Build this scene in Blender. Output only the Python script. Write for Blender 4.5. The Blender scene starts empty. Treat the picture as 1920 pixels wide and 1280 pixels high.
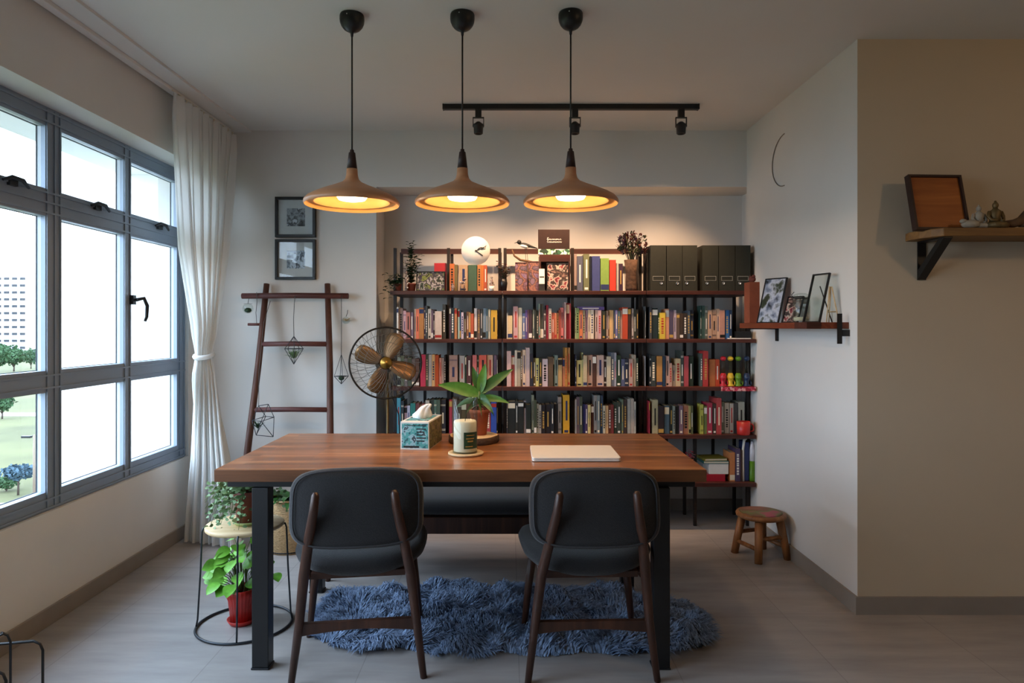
import bpy, math, random
from math import sin, cos, pi, radians, sqrt
from mathutils import Vector, Matrix, Euler, noise
SC = bpy.context.scene
COL = SC.collection
CAMZ, F, VX, VY = 1.3, 1280.0, 955.0, 612.0
def at(x, y, Y):
    "photo pixel to world point at distance Y from the camera plane"
    return Vector(((x-VX)*Y/F, Y, CAMZ+(VY-y)*Y/F))
def lin(h):
    h = h.lstrip('#')
    out = []
    for i in (0, 2, 4):
        c = int(h[i:i+2], 16)/255
        out.append(c/12.92 if c <= .04045 else ((c+.055)/1.055)**2.4)
    return (*out, 1.0)
# ------------------------------------------------------------------ materials
MATS = {}
def newmat(name):
    m = bpy.data.materials.new(name); m.use_nodes = True
    MATS[name] = m
    nt = m.node_tree
    b = nt.nodes['Principled BSDF']
    return m, nt, b
def N(nt, t, **kw):
    n = nt.nodes.new(t)
    for k, v in kw.items():
        if k in n.inputs: n.inputs[k].default_value = v
        else: setattr(n, k, v)
    return n
def mat(name, col, rough=.6, metal=0, var=.12, scale=18, bump=0, stretch=(1, 1, 1), spec=.4, sheen=0):
    "procedural: colour broken up by noise"
    m, nt, b = newmat(name)
    c = lin(col) if isinstance(col, str) else col
    tc = N(nt, 'ShaderNodeTexCoord'); mp = N(nt, 'ShaderNodeMapping')
    mp.inputs['Scale'].default_value = stretch
    nt.links.new(tc.outputs['Object'], mp.inputs['Vector'])
    no = N(nt, 'ShaderNodeTexNoise', Scale=scale, Detail=4.0, Roughness=.55)
    nt.links.new(mp.outputs[0], no.inputs['Vector'])
    cr = N(nt, 'ShaderNodeValToRGB')
    cr.color_ramp.elements[0].position = .3; cr.color_ramp.elements[1].position = .7
    cr.color_ramp.elements[0].color = (*[v*(1-var) for v in c[:3]], 1)
    cr.color_ramp.elements[1].color = (*[min(1, v*(1+var)) for v in c[:3]], 1)
    nt.links.new(no.outputs['Fac'], cr.inputs['Fac'])
    nt.links.new(cr.outputs[0], b.inputs['Base Color'])
    b.inputs['Roughness'].default_value = rough; b.inputs['Metallic'].default_value = metal
    b.inputs['Specular IOR Level'].default_value = spec
    if sheen: b.inputs['Sheen Weight'].default_value = sheen
    if bump:
        bp = N(nt, 'ShaderNodeBump', Strength=bump, Distance=.01)
        nt.links.new(no.outputs['Fac'], bp.inputs['Height']); nt.links.new(bp.outputs[0], b.inputs['Normal'])
    return m
def emis(name, col, s):
    m, nt, b = newmat(name)
    b.inputs['Base Color'].default_value = lin(col)
    b.inputs['Emission Color'].default_value = lin(col); b.inputs['Emission Strength'].default_value = s
    return m
def glass(name, col='ffffff', k=.98):
    m, nt, b = newmat(name)
    nt.nodes.remove(b)
    t = N(nt, 'ShaderNodeBsdfTransparent'); t.inputs[0].default_value = (*[v*k for v in lin(col)[:3]], 1)
    g = N(nt, 'ShaderNodeBsdfGlossy'); g.inputs['Roughness'].default_value = .02
    lw = N(nt, 'ShaderNodeLayerWeight', Blend=.5)
    pw = N(nt, 'ShaderNodeMath', operation='POWER'); pw.inputs[1].default_value = 4
    nt.links.new(lw.outputs['Facing'], pw.inputs[0])
    fr = N(nt, 'ShaderNodeMath', operation='MULTIPLY_ADD'); fr.inputs[1].default_value = .5; fr.inputs[2].default_value = .03
    nt.links.new(pw.outputs[0], fr.inputs[0])
    mx = N(nt, 'ShaderNodeMixShader')
    nt.links.new(fr.outputs[0], mx.inputs[0]); nt.links.new(t.outputs[0], mx.inputs[1]); nt.links.new(g.outputs[0], mx.inputs[2])
    nt.links.new(mx.outputs[0], nt.nodes['Material Output'].inputs[0])
    return m
def ramp_mat(name, cols, scale=10, rough=.6, detail=3, vor=False, stretch=(1, 1, 1), hard=False):
    "patchy multi colour surface, for pictures and printed sides"
    m, nt, b = newmat(name)
    tc = N(nt, 'ShaderNodeTexCoord'); mp = N(nt, 'ShaderNodeMapping'); mp.inputs['Scale'].default_value = stretch
    mp.inputs['Location'].default_value = (hash_(name)*7, hash_(name+'a')*7, hash_(name+'b')*7)
    nt.links.new(tc.outputs['Object'], mp.inputs['Vector'])
    if vor:
        no = N(nt, 'ShaderNodeTexVoronoi', Scale=scale); o = no.outputs['Color']
        sp = N(nt, 'ShaderNodeSeparateColor'); nt.links.new(o, sp.inputs[0]); o = sp.outputs[0]
    else:
        no = N(nt, 'ShaderNodeTexNoise', Scale=scale, Detail=detail); o = no.outputs['Fac']
    nt.links.new(mp.outputs[0], no.inputs['Vector'])
    cr = N(nt, 'ShaderNodeValToRGB'); e = cr.color_ramp.elements
    lo, hi = (0.0, 1.0) if vor else (.32, .68)
    n = len(cols)
    while len(e) < n: e.new(.5)
    for i, c in enumerate(cols):
        e[i].position = lo+(hi-lo)*i/(n-1 if not vor else n); e[i].color = lin(c)
    if hard or vor: cr.color_ramp.interpolation = 'CONSTANT'
    nt.links.new(o, cr.inputs['Fac']); nt.links.new(cr.outputs[0], b.inputs['Base Color'])
    b.inputs['Roughness'].default_value = rough
    return m
def hash_(s):
    h = 0
    for ch in s: h = (h*131+ord(ch)) % 100003
    return h/100003
def wood(name, c0, c1, c2=None, axis=0, scale=3., rough=.45, stave=0, bump=.15, spec=.4, coat=0):
    "grain stretched along one axis, optional glued staves"
    m, nt, b = newmat(name)
    tc = N(nt, 'ShaderNodeTexCoord'); mp = N(nt, 'ShaderNodeMapping')
    st = [9, 9, 9]; st[axis] = .7; mp.inputs['Scale'].default_value = st
    nt.links.new(tc.outputs['Object'], mp.inputs['Vector'])
    no = N(nt, 'ShaderNodeTexNoise', Scale=scale, Detail=6.0, Roughness=.6, Distortion=.6)
    nt.links.new(mp.outputs[0], no.inputs['Vector'])
    cr = N(nt, 'ShaderNodeValToRGB'); e = cr.color_ramp.elements
    e[0].position = .33; e[0].color = lin(c0); e[1].position = .67; e[1].color = lin(c1)
    if c2: k = e.new(.5); k.color = lin(c2)
    nt.links.new(no.outputs['Fac'], cr.inputs['Fac'])
    out = cr.outputs[0]
    if stave:
        br = N(nt, 'ShaderNodeTexBrick', offset=.37, squash=1.0)
        br.inputs['Scale'].default_value = 1.0; br.inputs['Brick Width'].default_value = .62
        br.inputs['Row Height'].default_value = stave; br.inputs['Mortar Size'].default_value = .0009
        br.inputs['Color1'].default_value = (.5, .47, .44, 1); br.inputs['Color2'].default_value = (1.35, 1.3, 1.25, 1)
        br.inputs['Mortar'].default_value = (.5, .45, .4, 1)
        nt.links.new(tc.outputs['Object'], br.inputs['Vector'])
        mx = N(nt, 'ShaderNodeMix', data_type='RGBA', blend_type='MULTIPLY'); mx.inputs[0].default_value = .75
        nt.links.new(out, mx.inputs[6]); nt.links.new(br.outputs[0], mx.inputs[7]); out = mx.outputs[2]
    nt.links.new(out, b.inputs['Base Color'])
    b.inputs['Roughness'].default_value = rough; b.inputs['Specular IOR Level'].default_value = spec
    if coat: b.inputs['Coat Weight'].default_value = coat; b.inputs['Coat Roughness'].default_value = .25
    if bump:
        bp = N(nt, 'ShaderNodeBump', Strength=bump, Distance=.004)
        nt.links.new(no.outputs['Fac'], bp.inputs['Height']); nt.links.new(bp.outputs[0], b.inputs['Normal'])
    return m
def cloth_mat(name, col, trans=.45):
    m, nt, b = newmat(name)
    no = N(nt, 'ShaderNodeTexNoise', Scale=220.0, Detail=2.0)
    tc = N(nt, 'ShaderNodeTexCoord'); nt.links.new(tc.outputs['Object'], no.inputs['Vector'])
    bp = N(nt, 'ShaderNodeBump', Strength=.15, Distance=.002); nt.links.new(no.outputs['Fac'], bp.inputs['Height'])
    d = N(nt, 'ShaderNodeBsdfDiffuse'); d.inputs[0].default_value = lin(col)
    t = N(nt, 'ShaderNodeBsdfTranslucent'); t.inputs[0].default_value = lin(col)
    nt.links.new(bp.outputs[0], d.inputs['Normal'])
    mx = N(nt, 'ShaderNodeMixShader'); mx.inputs[0].default_value = trans
    nt.links.new(d.outputs[0], mx.inputs[1]); nt.links.new(t.outputs[0], mx.inputs[2])
    nt.links.new(mx.outputs[0], nt.nodes['Material Output'].inputs[0]); nt.nodes.remove(b)
    return m
def obj_colour_mat(name, rough=.55):
    m, nt, b = newmat(name)
    oi = N(nt, 'ShaderNodeObjectInfo')
    tc = N(nt, 'ShaderNodeTexCoord'); no = N(nt, 'ShaderNodeTexNoise', Scale=60.0, Detail=3.0)
    nt.links.new(tc.outputs['Object'], no.inputs['Vector'])
    mr = N(nt, 'ShaderNodeMapRange'); mr.inputs[3].default_value = .8; mr.inputs[4].default_value = 1.15
    nt.links.new(no.outputs['Fac'], mr.inputs[0])
    mx = N(nt, 'ShaderNodeMix', data_type='RGBA', blend_type='MULTIPLY'); mx.inputs[0].default_value = 1
    nt.links.new(oi.outputs['Color'], mx.inputs[6]); nt.links.new(mr.outputs[0], mx.inputs[7])
    nt.links.new(mx.outputs[2], b.inputs['Base Color']); b.inputs['Roughness'].default_value = rough
    return m
# ------------------------------------------------------------------ mesh builder
class MB:
    def __init__(s): s.v = []; s.f = []; s.mi = []; s.sm = []; s.M = Matrix.Identity(4); s.m = 0
    def add(s, vs, fs, smooth=False):
        o = len(s.v); M = s.M
        s.v.extend([tuple(M @ Vector(p)) for p in vs])
        for f in fs: s.f.append([o+i for i in f]); s.mi.append(s.m); s.sm.append(smooth)
        return s
    def box(s, x0, x1, y0, y1, z0, z1):
        return s.add([(x0,y0,z0),(x1,y0,z0),(x1,y1,z0),(x0,y1,z0),(x0,y0,z1),(x1,y0,z1),(x1,y1,z1),(x0,y1,z1)],
                     [(3,2,1,0),(4,5,6,7),(0,1,5,4),(1,2,6,5),(2,3,7,6),(3,0,4,7)])
    def cbox(s, c, sx, sy, sz): return s.box(c[0]-sx/2,c[0]+sx/2,c[1]-sy/2,c[1]+sy/2,c[2]-sz/2,c[2]+sz/2)
    def quad(s, a, b, c, d): return s.add([a,b,c,d],[(0,1,2,3)])
    def tube(s, pts, r, n=10, cap=True, closed=False, flat=1.0, up=None):
        pts = [Vector(p) for p in pts]; L = len(pts)
        rr = r if isinstance(r, (list, tuple)) else [r]*L
        vs = []; fs = []; pu = None
        for i, p in enumerate(pts):
            if closed: t = pts[(i+1) % L]-pts[i-1]
            else: t = pts[min(i+1, L-1)]-pts[max(i-1, 0)]
            if t.length < 1e-9: t = Vector((0, 0, 1))
            t.normalize()
            if pu is None:
                a = Vector(up) if up else (Vector((0, 0, 1)) if abs(t.z) < .9 else Vector((1, 0, 0)))
            else: a = pu
            u = (a - t*a.dot(t))
            if u.length < 1e-6: u = t.orthogonal()
            u.normalize(); w = t.cross(u); pu = u
            for k in range(n):
                an = 2*pi*k/n
                vs.append(p+u*cos(an)*rr[i]*flat+w*sin(an)*rr[i])
        m = L if closed else L-1
        for i in range(m):
            for k in range(n):
                a = i*n+k; b = i*n+(k+1) % n; c = ((i+1) % L)*n+(k+1) % n; d = ((i+1) % L)*n+k
                fs.append((a, b, c, d))
        if cap and not closed: fs.append(tuple(range(n))[::-1]); fs.append(tuple((L-1)*n+k for k in range(n)))
        s.add(vs, fs, True); 
        if cap and not closed: s.sm[-1] = False; s.sm[-2] = False
        return s
    def rod(s, a, b, r0, r1=None, n=10): return s.tube([a, b], [r0, r0 if r1 is None else r1], n)
    def lathe(s, prof, n=28, c=(0, 0, 0), smooth=True, a0=0, wob=None, caps=True):
        "prof: list of (r, z) going round a section; open ends on the axis collapse"
        vs = []; fs = []
        for (r, z) in prof:
            for k in range(n):
                a = a0+2*pi*k/n; q = r*(wob(a) if wob else 1)
                vs.append((c[0]+q*cos(a), c[1]+q*sin(a), c[2]+z))
        for i in range(len(prof)-1):
            for k in range(n):
                fs.append((i*n+k, i*n+(k+1) % n, (i+1)*n+(k+1) % n, (i+1)*n+k))
        if caps and prof[0][0] > 1e-6 and prof[0] != prof[-1]: fs.append(tuple(range(n))[::-1])
        if caps and prof[-1][0] > 1e-6 and prof[0] != prof[-1]: fs.append(tuple((len(prof)-1)*n+k for k in range(n)))
        return s.add(vs, fs, smooth)
    def ball(s, c, r, n=14, sq=(1, 1, 1)):
        vs = []; fs = []; h = n//2
        for i in range(h+1):
            p = pi*i/h
            for k in range(n):
                a = 2*pi*k/n
                vs.append((c[0]+r*sq[0]*sin(p)*cos(a), c[1]+r*sq[1]*sin(p)*sin(a), c[2]+r*sq[2]*cos(p)))
        for i in range(h):
            for k in range(n): fs.append((i*n+k, (i+1)*n+k, (i+1)*n+(k+1) % n, i*n+(k+1) % n))
        return s.add(vs, fs, True)
    def prism(s, poly, a, b, axis='y'):
        "poly 2D extruded between a and b along axis"
        def P(u, v, t): return {'y': (u, t, v), 'x': (t, u, v), 'z': (u, v, t)}[axis]
        n = len(poly)
        vs = [P(u, v, a) for u, v in poly]+[P(u, v, b) for u, v in poly]
        fs = [tuple(range(n)), tuple(range(2*n-1, n-1, -1))]+[(i, i+n, (i+1) % n+n, (i+1) % n) for i in range(n)]
        return s.add(vs, fs)
    def blade(s, base, d, L, w, droop=.3, n=6, up=(0, 0, 1), fold=.15, prof=None, twist=0):
        "a leaf: starts at base, heads along d, droops"
        base = Vector(base); d = Vector(d).normalized(); up = Vector(up)
        side = d.cross(up)
        if side.length < 1e-3: side = Vector((1, 0, 0))
        side.normalize(); p = base.copy(); vs = []; fs = []; dd = d.copy()
        for i in range(n+1):
            t = i/n
            ww = w*(prof(t) if prof else max(.03, sin(pi*min(1, t*.93+.07))**.8))
            nn = side.cross(dd).normalized()
            sd = (side*cos(twist*t)+nn*sin(twist*t))
            vs += [p-sd*ww/2+nn*ww*fold, p, p+sd*ww/2+nn*ww*fold]
            dd = (dd+Vector((0, 0, -1))*droop/n).normalized(); p = p+dd*L/n
        for i in range(n):
            a = i*3; fs += [(a, a+1, a+4, a+3), (a+1, a+2, a+5, a+4)]
        return s.add(vs, fs, True)
    def pad(s, w, h, T, e=4.5, n=56, rings=9, deform=None, M=None):
        "upholstered pad: superellipse outline w x h in the xz plane, thickness T along y"
        old = s.M
        if M: s.M = s.M @ M
        def P(r, a, side):
            c, q = cos(a), sin(a)
            x = r*w/2*(abs(c)**(2/e))*(1 if c >= 0 else -1); z = r*h/2*(abs(q)**(2/e))*(1 if q >= 0 else -1)
            y = side*T/2*sqrt(max(0, 1-r**7))
            return deform(x, y, z) if deform else (x, y, z)
        rr = [i/rings for i in range(1, rings)]+[.97, 1]
        vs = [P(0, 0, -1)]; fs = []
        for r in rr: vs += [P(r, 2*pi*k/n, -1) for k in range(n)]
        for r in rr[-2::-1]: vs += [P(r, 2*pi*k/n, 1) for k in range(n)]
        vs.append(P(0, 0, 1)); m = 2*len(rr)-1
        for k in range(n): fs.append((0, 1+k, 1+(k+1) % n))
        for i in range(m-1):
            for k in range(n):
                a = 1+i*n; fs.append((a+k, a+n+k, a+n+(k+1) % n, a+(k+1) % n))
        l = 1+(m-1)*n
        for k in range(n): fs.append((len(vs)-1, l+(k+1) % n, l+k))
        s.add(vs, fs, True); s.M = old
        return s
    def build(s, name, mats, parent=None, bev=0, label=None, stuff=False, loc=None, col=None, sub=0):
        me = bpy.data.meshes.new(name)
        me.from_pydata(s.v, [], s.f)
        if not isinstance(mats, (list, tuple)): mats = [mats]
        for m in mats: me.materials.append(MATS[m] if isinstance(m, str) else m)
        me.polygons.foreach_set('material_index', s.mi); me.polygons.foreach_set('use_smooth', s.sm)
        me.update()
        o = bpy.data.objects.new(name, me); COL.objects.link(o)
        if parent: o.parent = parent
        if loc: o.location = loc
        if bev:
            b = o.modifiers.new('bevel', 'BEVEL'); b.width = bev; b.segments = 2; b.limit_method = 'ANGLE'; b.angle_limit = radians(50)
        if sub:
            b = o.modifiers.new('sub', 'SUBSURF'); b.levels = sub; b.render_levels = sub
        if label: o['label'] = label
        if stuff: o['kind'] = 'stuff'
        if col: o.color = lin(col)
        return o
def thing(name, label, cat, loc=(0, 0, 0), rz=0, group=None, rot=None):
    o = bpy.data.objects.new(name, None); COL.objects.link(o); o.empty_display_size = .05
    o.location = loc; o.rotation_euler = rot if rot else (0, 0, rz)
    return tag(o, label, cat, group)
def tag(o, label, cat, group=None):
    o['label'] = label; o['category'] = cat
    if group: o['group'] = group
    return o
def struct(o): o['kind'] = 'structure'; return o
def copy_tree(o, parent=None):
    c = o.copy(); COL.objects.link(c)
    if parent: c.parent = parent
    for ch in list(o.children): copy_tree(ch, c)
    return c
R = random.Random(7)
# ------------------------------------------------------------------ palette
mat('wall_paint', 'd8d6d2', .85, var=.02, scale=3)
mat('wall_paint_warm_light', 'c2b49e', .85, var=.02, scale=3)  # wall paint toned warm and darker, dim lamplight put into the colour
mat('low_bounce_paint', '8a7f70', .9, var=.03, scale=3)  # for unseen walls, toned dark to cut the light they bounce back
mat('ceiling_paint', 'dcdad6', .9, var=.015, scale=2)
mat('skirting', '8f867e', .6, var=.05, scale=8)
mat('window_metal', '8b98a8', .45, metal=.25, var=.03, scale=4)
mat('gasket', '20242c', .6)
mat('sash_edge', 'c9d3dd', .4, var=.02)
mat('black_metal', '0e0f11', .42, var=.2, scale=30, spec=.5)
mat('grey_wire', '3b3f44', .4, metal=.6)
mat('dark_plastic', '17181b', .35, var=.1)
glass('window_glass', 'f6fbff', .99)
glass('jar_glass', 'f4f8f6', .985)
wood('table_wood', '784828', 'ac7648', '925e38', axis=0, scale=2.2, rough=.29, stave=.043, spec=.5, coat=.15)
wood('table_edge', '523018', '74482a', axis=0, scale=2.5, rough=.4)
wood('walnut', '2e1a12', '4d2e20', '3c2318', axis=2, scale=3, rough=.42)
wood('shelf_wood', '3a1d18', '572c22', '46231c', axis=0, scale=3, rough=.45)
wood('post_wood', '14100f', '261a17', axis=2, scale=3, rough=.5)
wood('ladder_wood', '482d25', '684539', '553429', axis=2, scale=3, rough=.55)
wood('rung_wood', '4a2624', '6e4440', axis=0, scale=3, rough=.55)
wood('oak', 'b07a4e', 'c9925f', '9e6a40', axis=0, scale=5, rough=.4)
wood('light_wood', 'c9a878', 'e0c69c', axis=0, scale=4, rough=.5)
wood('stool_wood', '7a4a28', 'a06c40', '8c5a33', axis=2, scale=3, rough=.5)
wood('board_wood', '8e4d1c', 'b26a2c', '9c5822', axis=0, scale=2.5, rough=.5)
wood('live_edge_wood', '6b4a28', '8c6636', axis=0, scale=3, rough=.55)
wood('red_shelf_wood', '6a2e1c', '8d4526', axis=1, scale=3, rough=.45)
mat('bark', '4a3527', .9, var=.4, scale=40, bump=.6)
mat('shade_wood', 'bc845c', .38, var=.14, scale=6, stretch=(1, 1, 5), spec=.5)
mat('shade_gold', 'dfa862', .32, metal=.6, var=.05)
mat('dark_wood_cap', '2c1814', .5, var=.2, scale=30)
emis('bulb_glow', 'ffe2a8', 14)
mat('charcoal_fabric', '252425', .92, var=.22, scale=260, bump=.35, sheen=.15)
mat('charcoal_piping', '353436', .85, var=.1, scale=100)
mat('leaf_bright', '6fae3a', .45, var=.3, scale=30)
mat('leaf_mid', '44762f', .45, var=.3, scale=30)
mat('leaf_dark', '2c5425', .4, var=.3, scale=20)
mat('leaf_deep', '1f3d24', .5, var=.35, scale=30)
mat('leaf_succulent', '6d8a5c', .55, var=.3, scale=25)
mat('stem_green', '5c6e3a', .6, var=.2)
mat('stem_brown', '5a4634', .8, var=.2)
mat('terracotta', '9a5238', .75, var=.15, scale=14)
mat('brown_pot', '7a3d30', .5, var=.08)
mat('red_pot', 'b3261f', .4, var=.1, spec=.5)
mat('green_saucer', 'a3ad6c', .5, var=.1)
mat('soil', '2e231b', 1, var=.4, scale=80, bump=.5)
mat('paper_white', 'e4e0d8', .8, var=.03, scale=30)
mat('tissue', 'f4f2ee', .85, var=.02)
mat('wax', 'fbeed8', .5, var=.02)
mat('cream', 'e9dec4', .7, var=.04)
mat('pages', 'd6ccb4', .9, var=.12, scale=200, stretch=(6, 1, 1))
mat('gold_mark', 'b8934a', .5)
mat('black_mark', '161616', .6)
mat('red_mark', 'a62b26', .6)
mat('navy_mark', '25315c', .6)
obj_colour_mat('book_cover')
mat('brass', 'a8813c', .32, metal=.9, var=.1)
mat('blade_copper', '8f6c48', .35, metal=.55, var=.15, scale=12)
mat('fan_dark', '2b2622', .4, metal=.6); mat('fan_wire', '75716a', .4, metal=.5); mat('fan_pole', '5c4a2a', .4, metal=.6)
mat('laptop_silver', 'eee6da', .4, metal=.1, var=.01)
mat('basket_weave', 'b3946a', .9, var=.25, scale=90, stretch=(1, 1, 2), bump=1)
mat('binder_black', '24261f', .6, var=.12, scale=40)
mat('slot_grey', '8f8f88', .4, metal=.4); mat('binder_dark', '14171a', .6)
mat('chrome', 'c9c9c9', .2, metal=1)
mat('fur_blue', '7c8fac', .95, var=.5, scale=55)
mat('fur_base', '4a5c78', 1)
mat('clear_plastic', 'd8d8e0', .2)
mat('toy_red', 'b02030', .35); mat('toy_yellow', 'd0b030', .35); mat('toy_green', '5c8a20', .35); mat('toy_navy', '1c3050', .35)
mat('figure_stone', '9c968a', .8, var=.2); mat('figure_bronze', '6a5838', .5, metal=.4, var=.2)
mat('driftwood', '5e4630', .85, var=.3, scale=25, bump=.5)
mat('cord_grey', '5a5a58', .7); mat('cable_grey', '8c8278', .7)
mat('dried_red', '7a4238', .9, var=.3); mat('dried_green', '4c4f38', .9, var=.3); mat('dried_purple', '5c4450', .9, var=.3)
cloth_mat('curtain_cloth', 'f4f4f2', .45)
ramp_mat('photo_grey', ['202020', '707070', 'b8b8b8', '404040', 'd8d8d8'], 22)
ramp_mat('photo_bw', ['101418', '9098a0', 'e8eef2', '303840', 'c8d0d8'], 20)
ramp_mat('photo_green', ['181818', '7c8838', '403848', '202020', 'b0a8a8', '2c4028', '141414'], 30)
ramp_mat('photo_red', ['201414', '8a2030', 'c8b4a4', '241814', '3c2420', '8c6c60'], 30)
ramp_mat('photo_beach', ['202830', '8a93a8', 'c8ccd8', '38402c', '283018'], 14)
ramp_mat('picture_purple', ['5c5074', '7c5c70', '482834', '8c5c4c', '30242c', '70586a'], 20)
ramp_mat('art_teal', ['1f5860', '4c9c9c', '88b4bc', '2c3c44', '9cb8c0'], 34, hard=True)
ramp_mat('art_olive', ['4a4828', '7a7440', '3c3428', '8c8450', '5a4a50'], 26)
ramp_mat('mosaic', ['e8ece4', '2c5c40', '90c8a0', '203828', 'f0f0ea'], 60, vor=True)
ramp_mat('seat_paint', ['a8505c', '6e7440', '7a4a30', '8c5a44', '98604c'], 7)
ramp_mat('flower_cloth', ['a82038', 'c84058', '8c1828', 'e0a0a0'], 60, vor=True)
ramp_mat('figurine_paint', ['d8ccc0', '3c2420', 'a8948c', '7c5a50', '504038'], 40)
def floor_material():
    m, nt, b = newmat('floor_tile')
    tc = N(nt, 'ShaderNodeTexCoord')
    mp = N(nt, 'ShaderNodeMapping'); mp.inputs['Location'].default_value = (-.037, -.69, 0)
    nt.links.new(tc.outputs['Object'], mp.inputs['Vector'])
    br = N(nt, 'ShaderNodeTexBrick', offset=0.0, squash=1.0)
    for k, v in (('Scale', 1.0), ('Brick Width', .6), ('Row Height', .6), ('Mortar Size', .002), ('Mortar Smooth', .1), ('Bias', 0)): br.inputs[k].default_value = v
    br.inputs['Color1'].default_value = (.94, .94, .94, 1); br.inputs['Color2'].default_value = (1.06, 1.05, 1.04, 1); br.inputs['Mortar'].default_value = (.72, .71, .70, 1)
    nt.links.new(mp.outputs[0], br.inputs['Vector'])
    m2 = N(nt, 'ShaderNodeMapping'); m2.inputs['Scale'].default_value = (.9, 5, 1); m2.inputs['Rotation'].default_value = (0, 0, .5)
    nt.links.new(tc.outputs['Object'], m2.inputs['Vector'])
    no = N(nt, 'ShaderNodeTexNoise', Scale=2.2, Detail=7.0, Roughness=.6); nt.links.new(m2.outputs[0], no.inputs['Vector'])
    cr = N(nt, 'ShaderNodeValToRGB'); e = cr.color_ramp.elements
    e[0].position = .3; e[0].color = lin('908a87'); e[1].position = .7; e[1].color = lin('a9a39f')
    nt.links.new(no.outputs['Fac'], cr.inputs['Fac'])
    mx = N(nt, 'ShaderNodeMix', data_type='RGBA', blend_type='MULTIPLY'); mx.inputs[0].default_value = 1
    nt.links.new(cr.outputs[0], mx.inputs[6]); nt.links.new(br.outputs[0], mx.inputs[7]); nt.links.new(mx.outputs[2], b.inputs['Base Color'])
    b.inputs['Roughness'].default_value = .38; b.inputs['Specular IOR Level'].default_value = .5
    bp = N(nt, 'ShaderNodeBump', Strength=.08, Distance=.004); nt.links.new(no.outputs['Fac'], bp.inputs['Height']); nt.links.new(bp.outputs[0], b.inputs['Normal'])
floor_material()
# ------------------------------------------------------------------ room shell
XL, XR, XR2, YB, YA, ZC = -2.01, 1.575, 1.65, 4.53, 4.84, 2.6
XE, YN = 4.2, -2.6
struct(MB().box(-2.2, XE, YN, 5.0, -.12, 0).build('floor', 'floor_tile'))
struct(MB().box(-2.2, XE+.1, YN-.1, 5.0, ZC, ZC+.12).build('ceiling', 'ceiling_paint'))
WZ0, WZ1, WY0, WY1 = .49, 2.264, .0, 4.275
w = MB()
w.box(-2.2, XL, YN, YB, 0, WZ0); w.box(-2.2, XL, YN, WY0, WZ0, ZC); w.box(-2.2, XL, WY1, YB, WZ0, ZC)
w.box(-2.2, XL, WY0, WY1, WZ1, ZC); w.box(XL, -1.88, YN, YB, WZ1, ZC)
struct(w.build('wall_left', 'wall_paint'))
w = MB(); w.box(-2.2, -.883, YB, 5.0, 0, ZC); w.box(-.883, XR2+.2, YA, 5.0, 0, ZC); w.box(-.883, XR2+.2, YB, YA, 2.226, ZC)
struct(w.build('wall_back', 'wall_paint'))
w = MB(); w.box(XR, XR+.2, 3.09, YB, 0, ZC); w.box(XR2, XR2+.15, YB, 5.0, 0, 2.226)
struct(w.build('wall_right', 'wall_paint'))
struct(MB().box(XR+.0005, XE, 3.0895, 3.2, 0, ZC).build('wall_right_return', 'wall_paint_warm_light'))
struct(MB().box(XE, XE+.1, YN, 3.2, 0, ZC).build('wall_far_right', 'low_bounce_paint'))
struct(MB().box(-2.2, XE, YN-.1, YN, 0, ZC).build('wall_front', 'low_bounce_paint'))
struct(MB().box(XL, XL+.012, YN, YB, 0, .08).build('baseboard_left', 'skirting', bev=.002))
b = MB(); b.box(XL+.012, -.883, YB-.012, YB, 0, .08); b.box(-.883, -.871, YB, YA, 0, .08); b.box(-.871, XR2, YA-.012, YA, 0, .08)
struct(b.build('baseboard_back', 'skirting'))
b = MB(); b.box(XR-.012, XR, 3.078, YB, 0, .08)
struct(b.build('baseboard_right', 'skirting'))
struct(MB().box(XR, XE, 3.078, 3.0895, 0, .08).build('baseboard_return', 'skirting'))
# strip on the ceiling that carries the curtain track
t = MB(); t.box(-1.878, -1.71, YN, YB-.002, ZC-.014, ZC); struct(t.build('trim_1', 'ceiling_paint'))
tr = tag(MB().box(-1.85, -1.81, .2, 4.45, ZC-.034, ZC-.014).build('curtain_track', 'ceiling_paint', bev=.003), 'slim white curtain track fixed to the ceiling above the window', 'curtain track')
# ------------------------------------------------------------------ window
win = bpy.data.objects.new('window_1', None); COL.objects.link(win); win.location = (XL-.02, 0, 0); win['kind'] = 'structure'
GY = [(3.658, 4.168), (3.09, 3.593), (2.36, 2.987), (1.23, 2.26), (.1, 1.13)]
ZR = [(.574, 1.01), (1.106, 1.784), (1.905, 2.18)]
fr = MB(); X0, X1 = -.02, .0
ys = sorted([WY0, WY1]+[v for g in GY for v in g])
for a, b_ in zip(ys[::2], ys[1::2]): fr.box(X0, X1, a, b_, WZ0, WZ1)
for a, b_ in ((WZ0, .574), (1.01, 1.106), (1.784, 1.905), (2.18, WZ1)):
    for g in GY: fr.box(X0, X1, g[0], g[1], a, b_)
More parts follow.
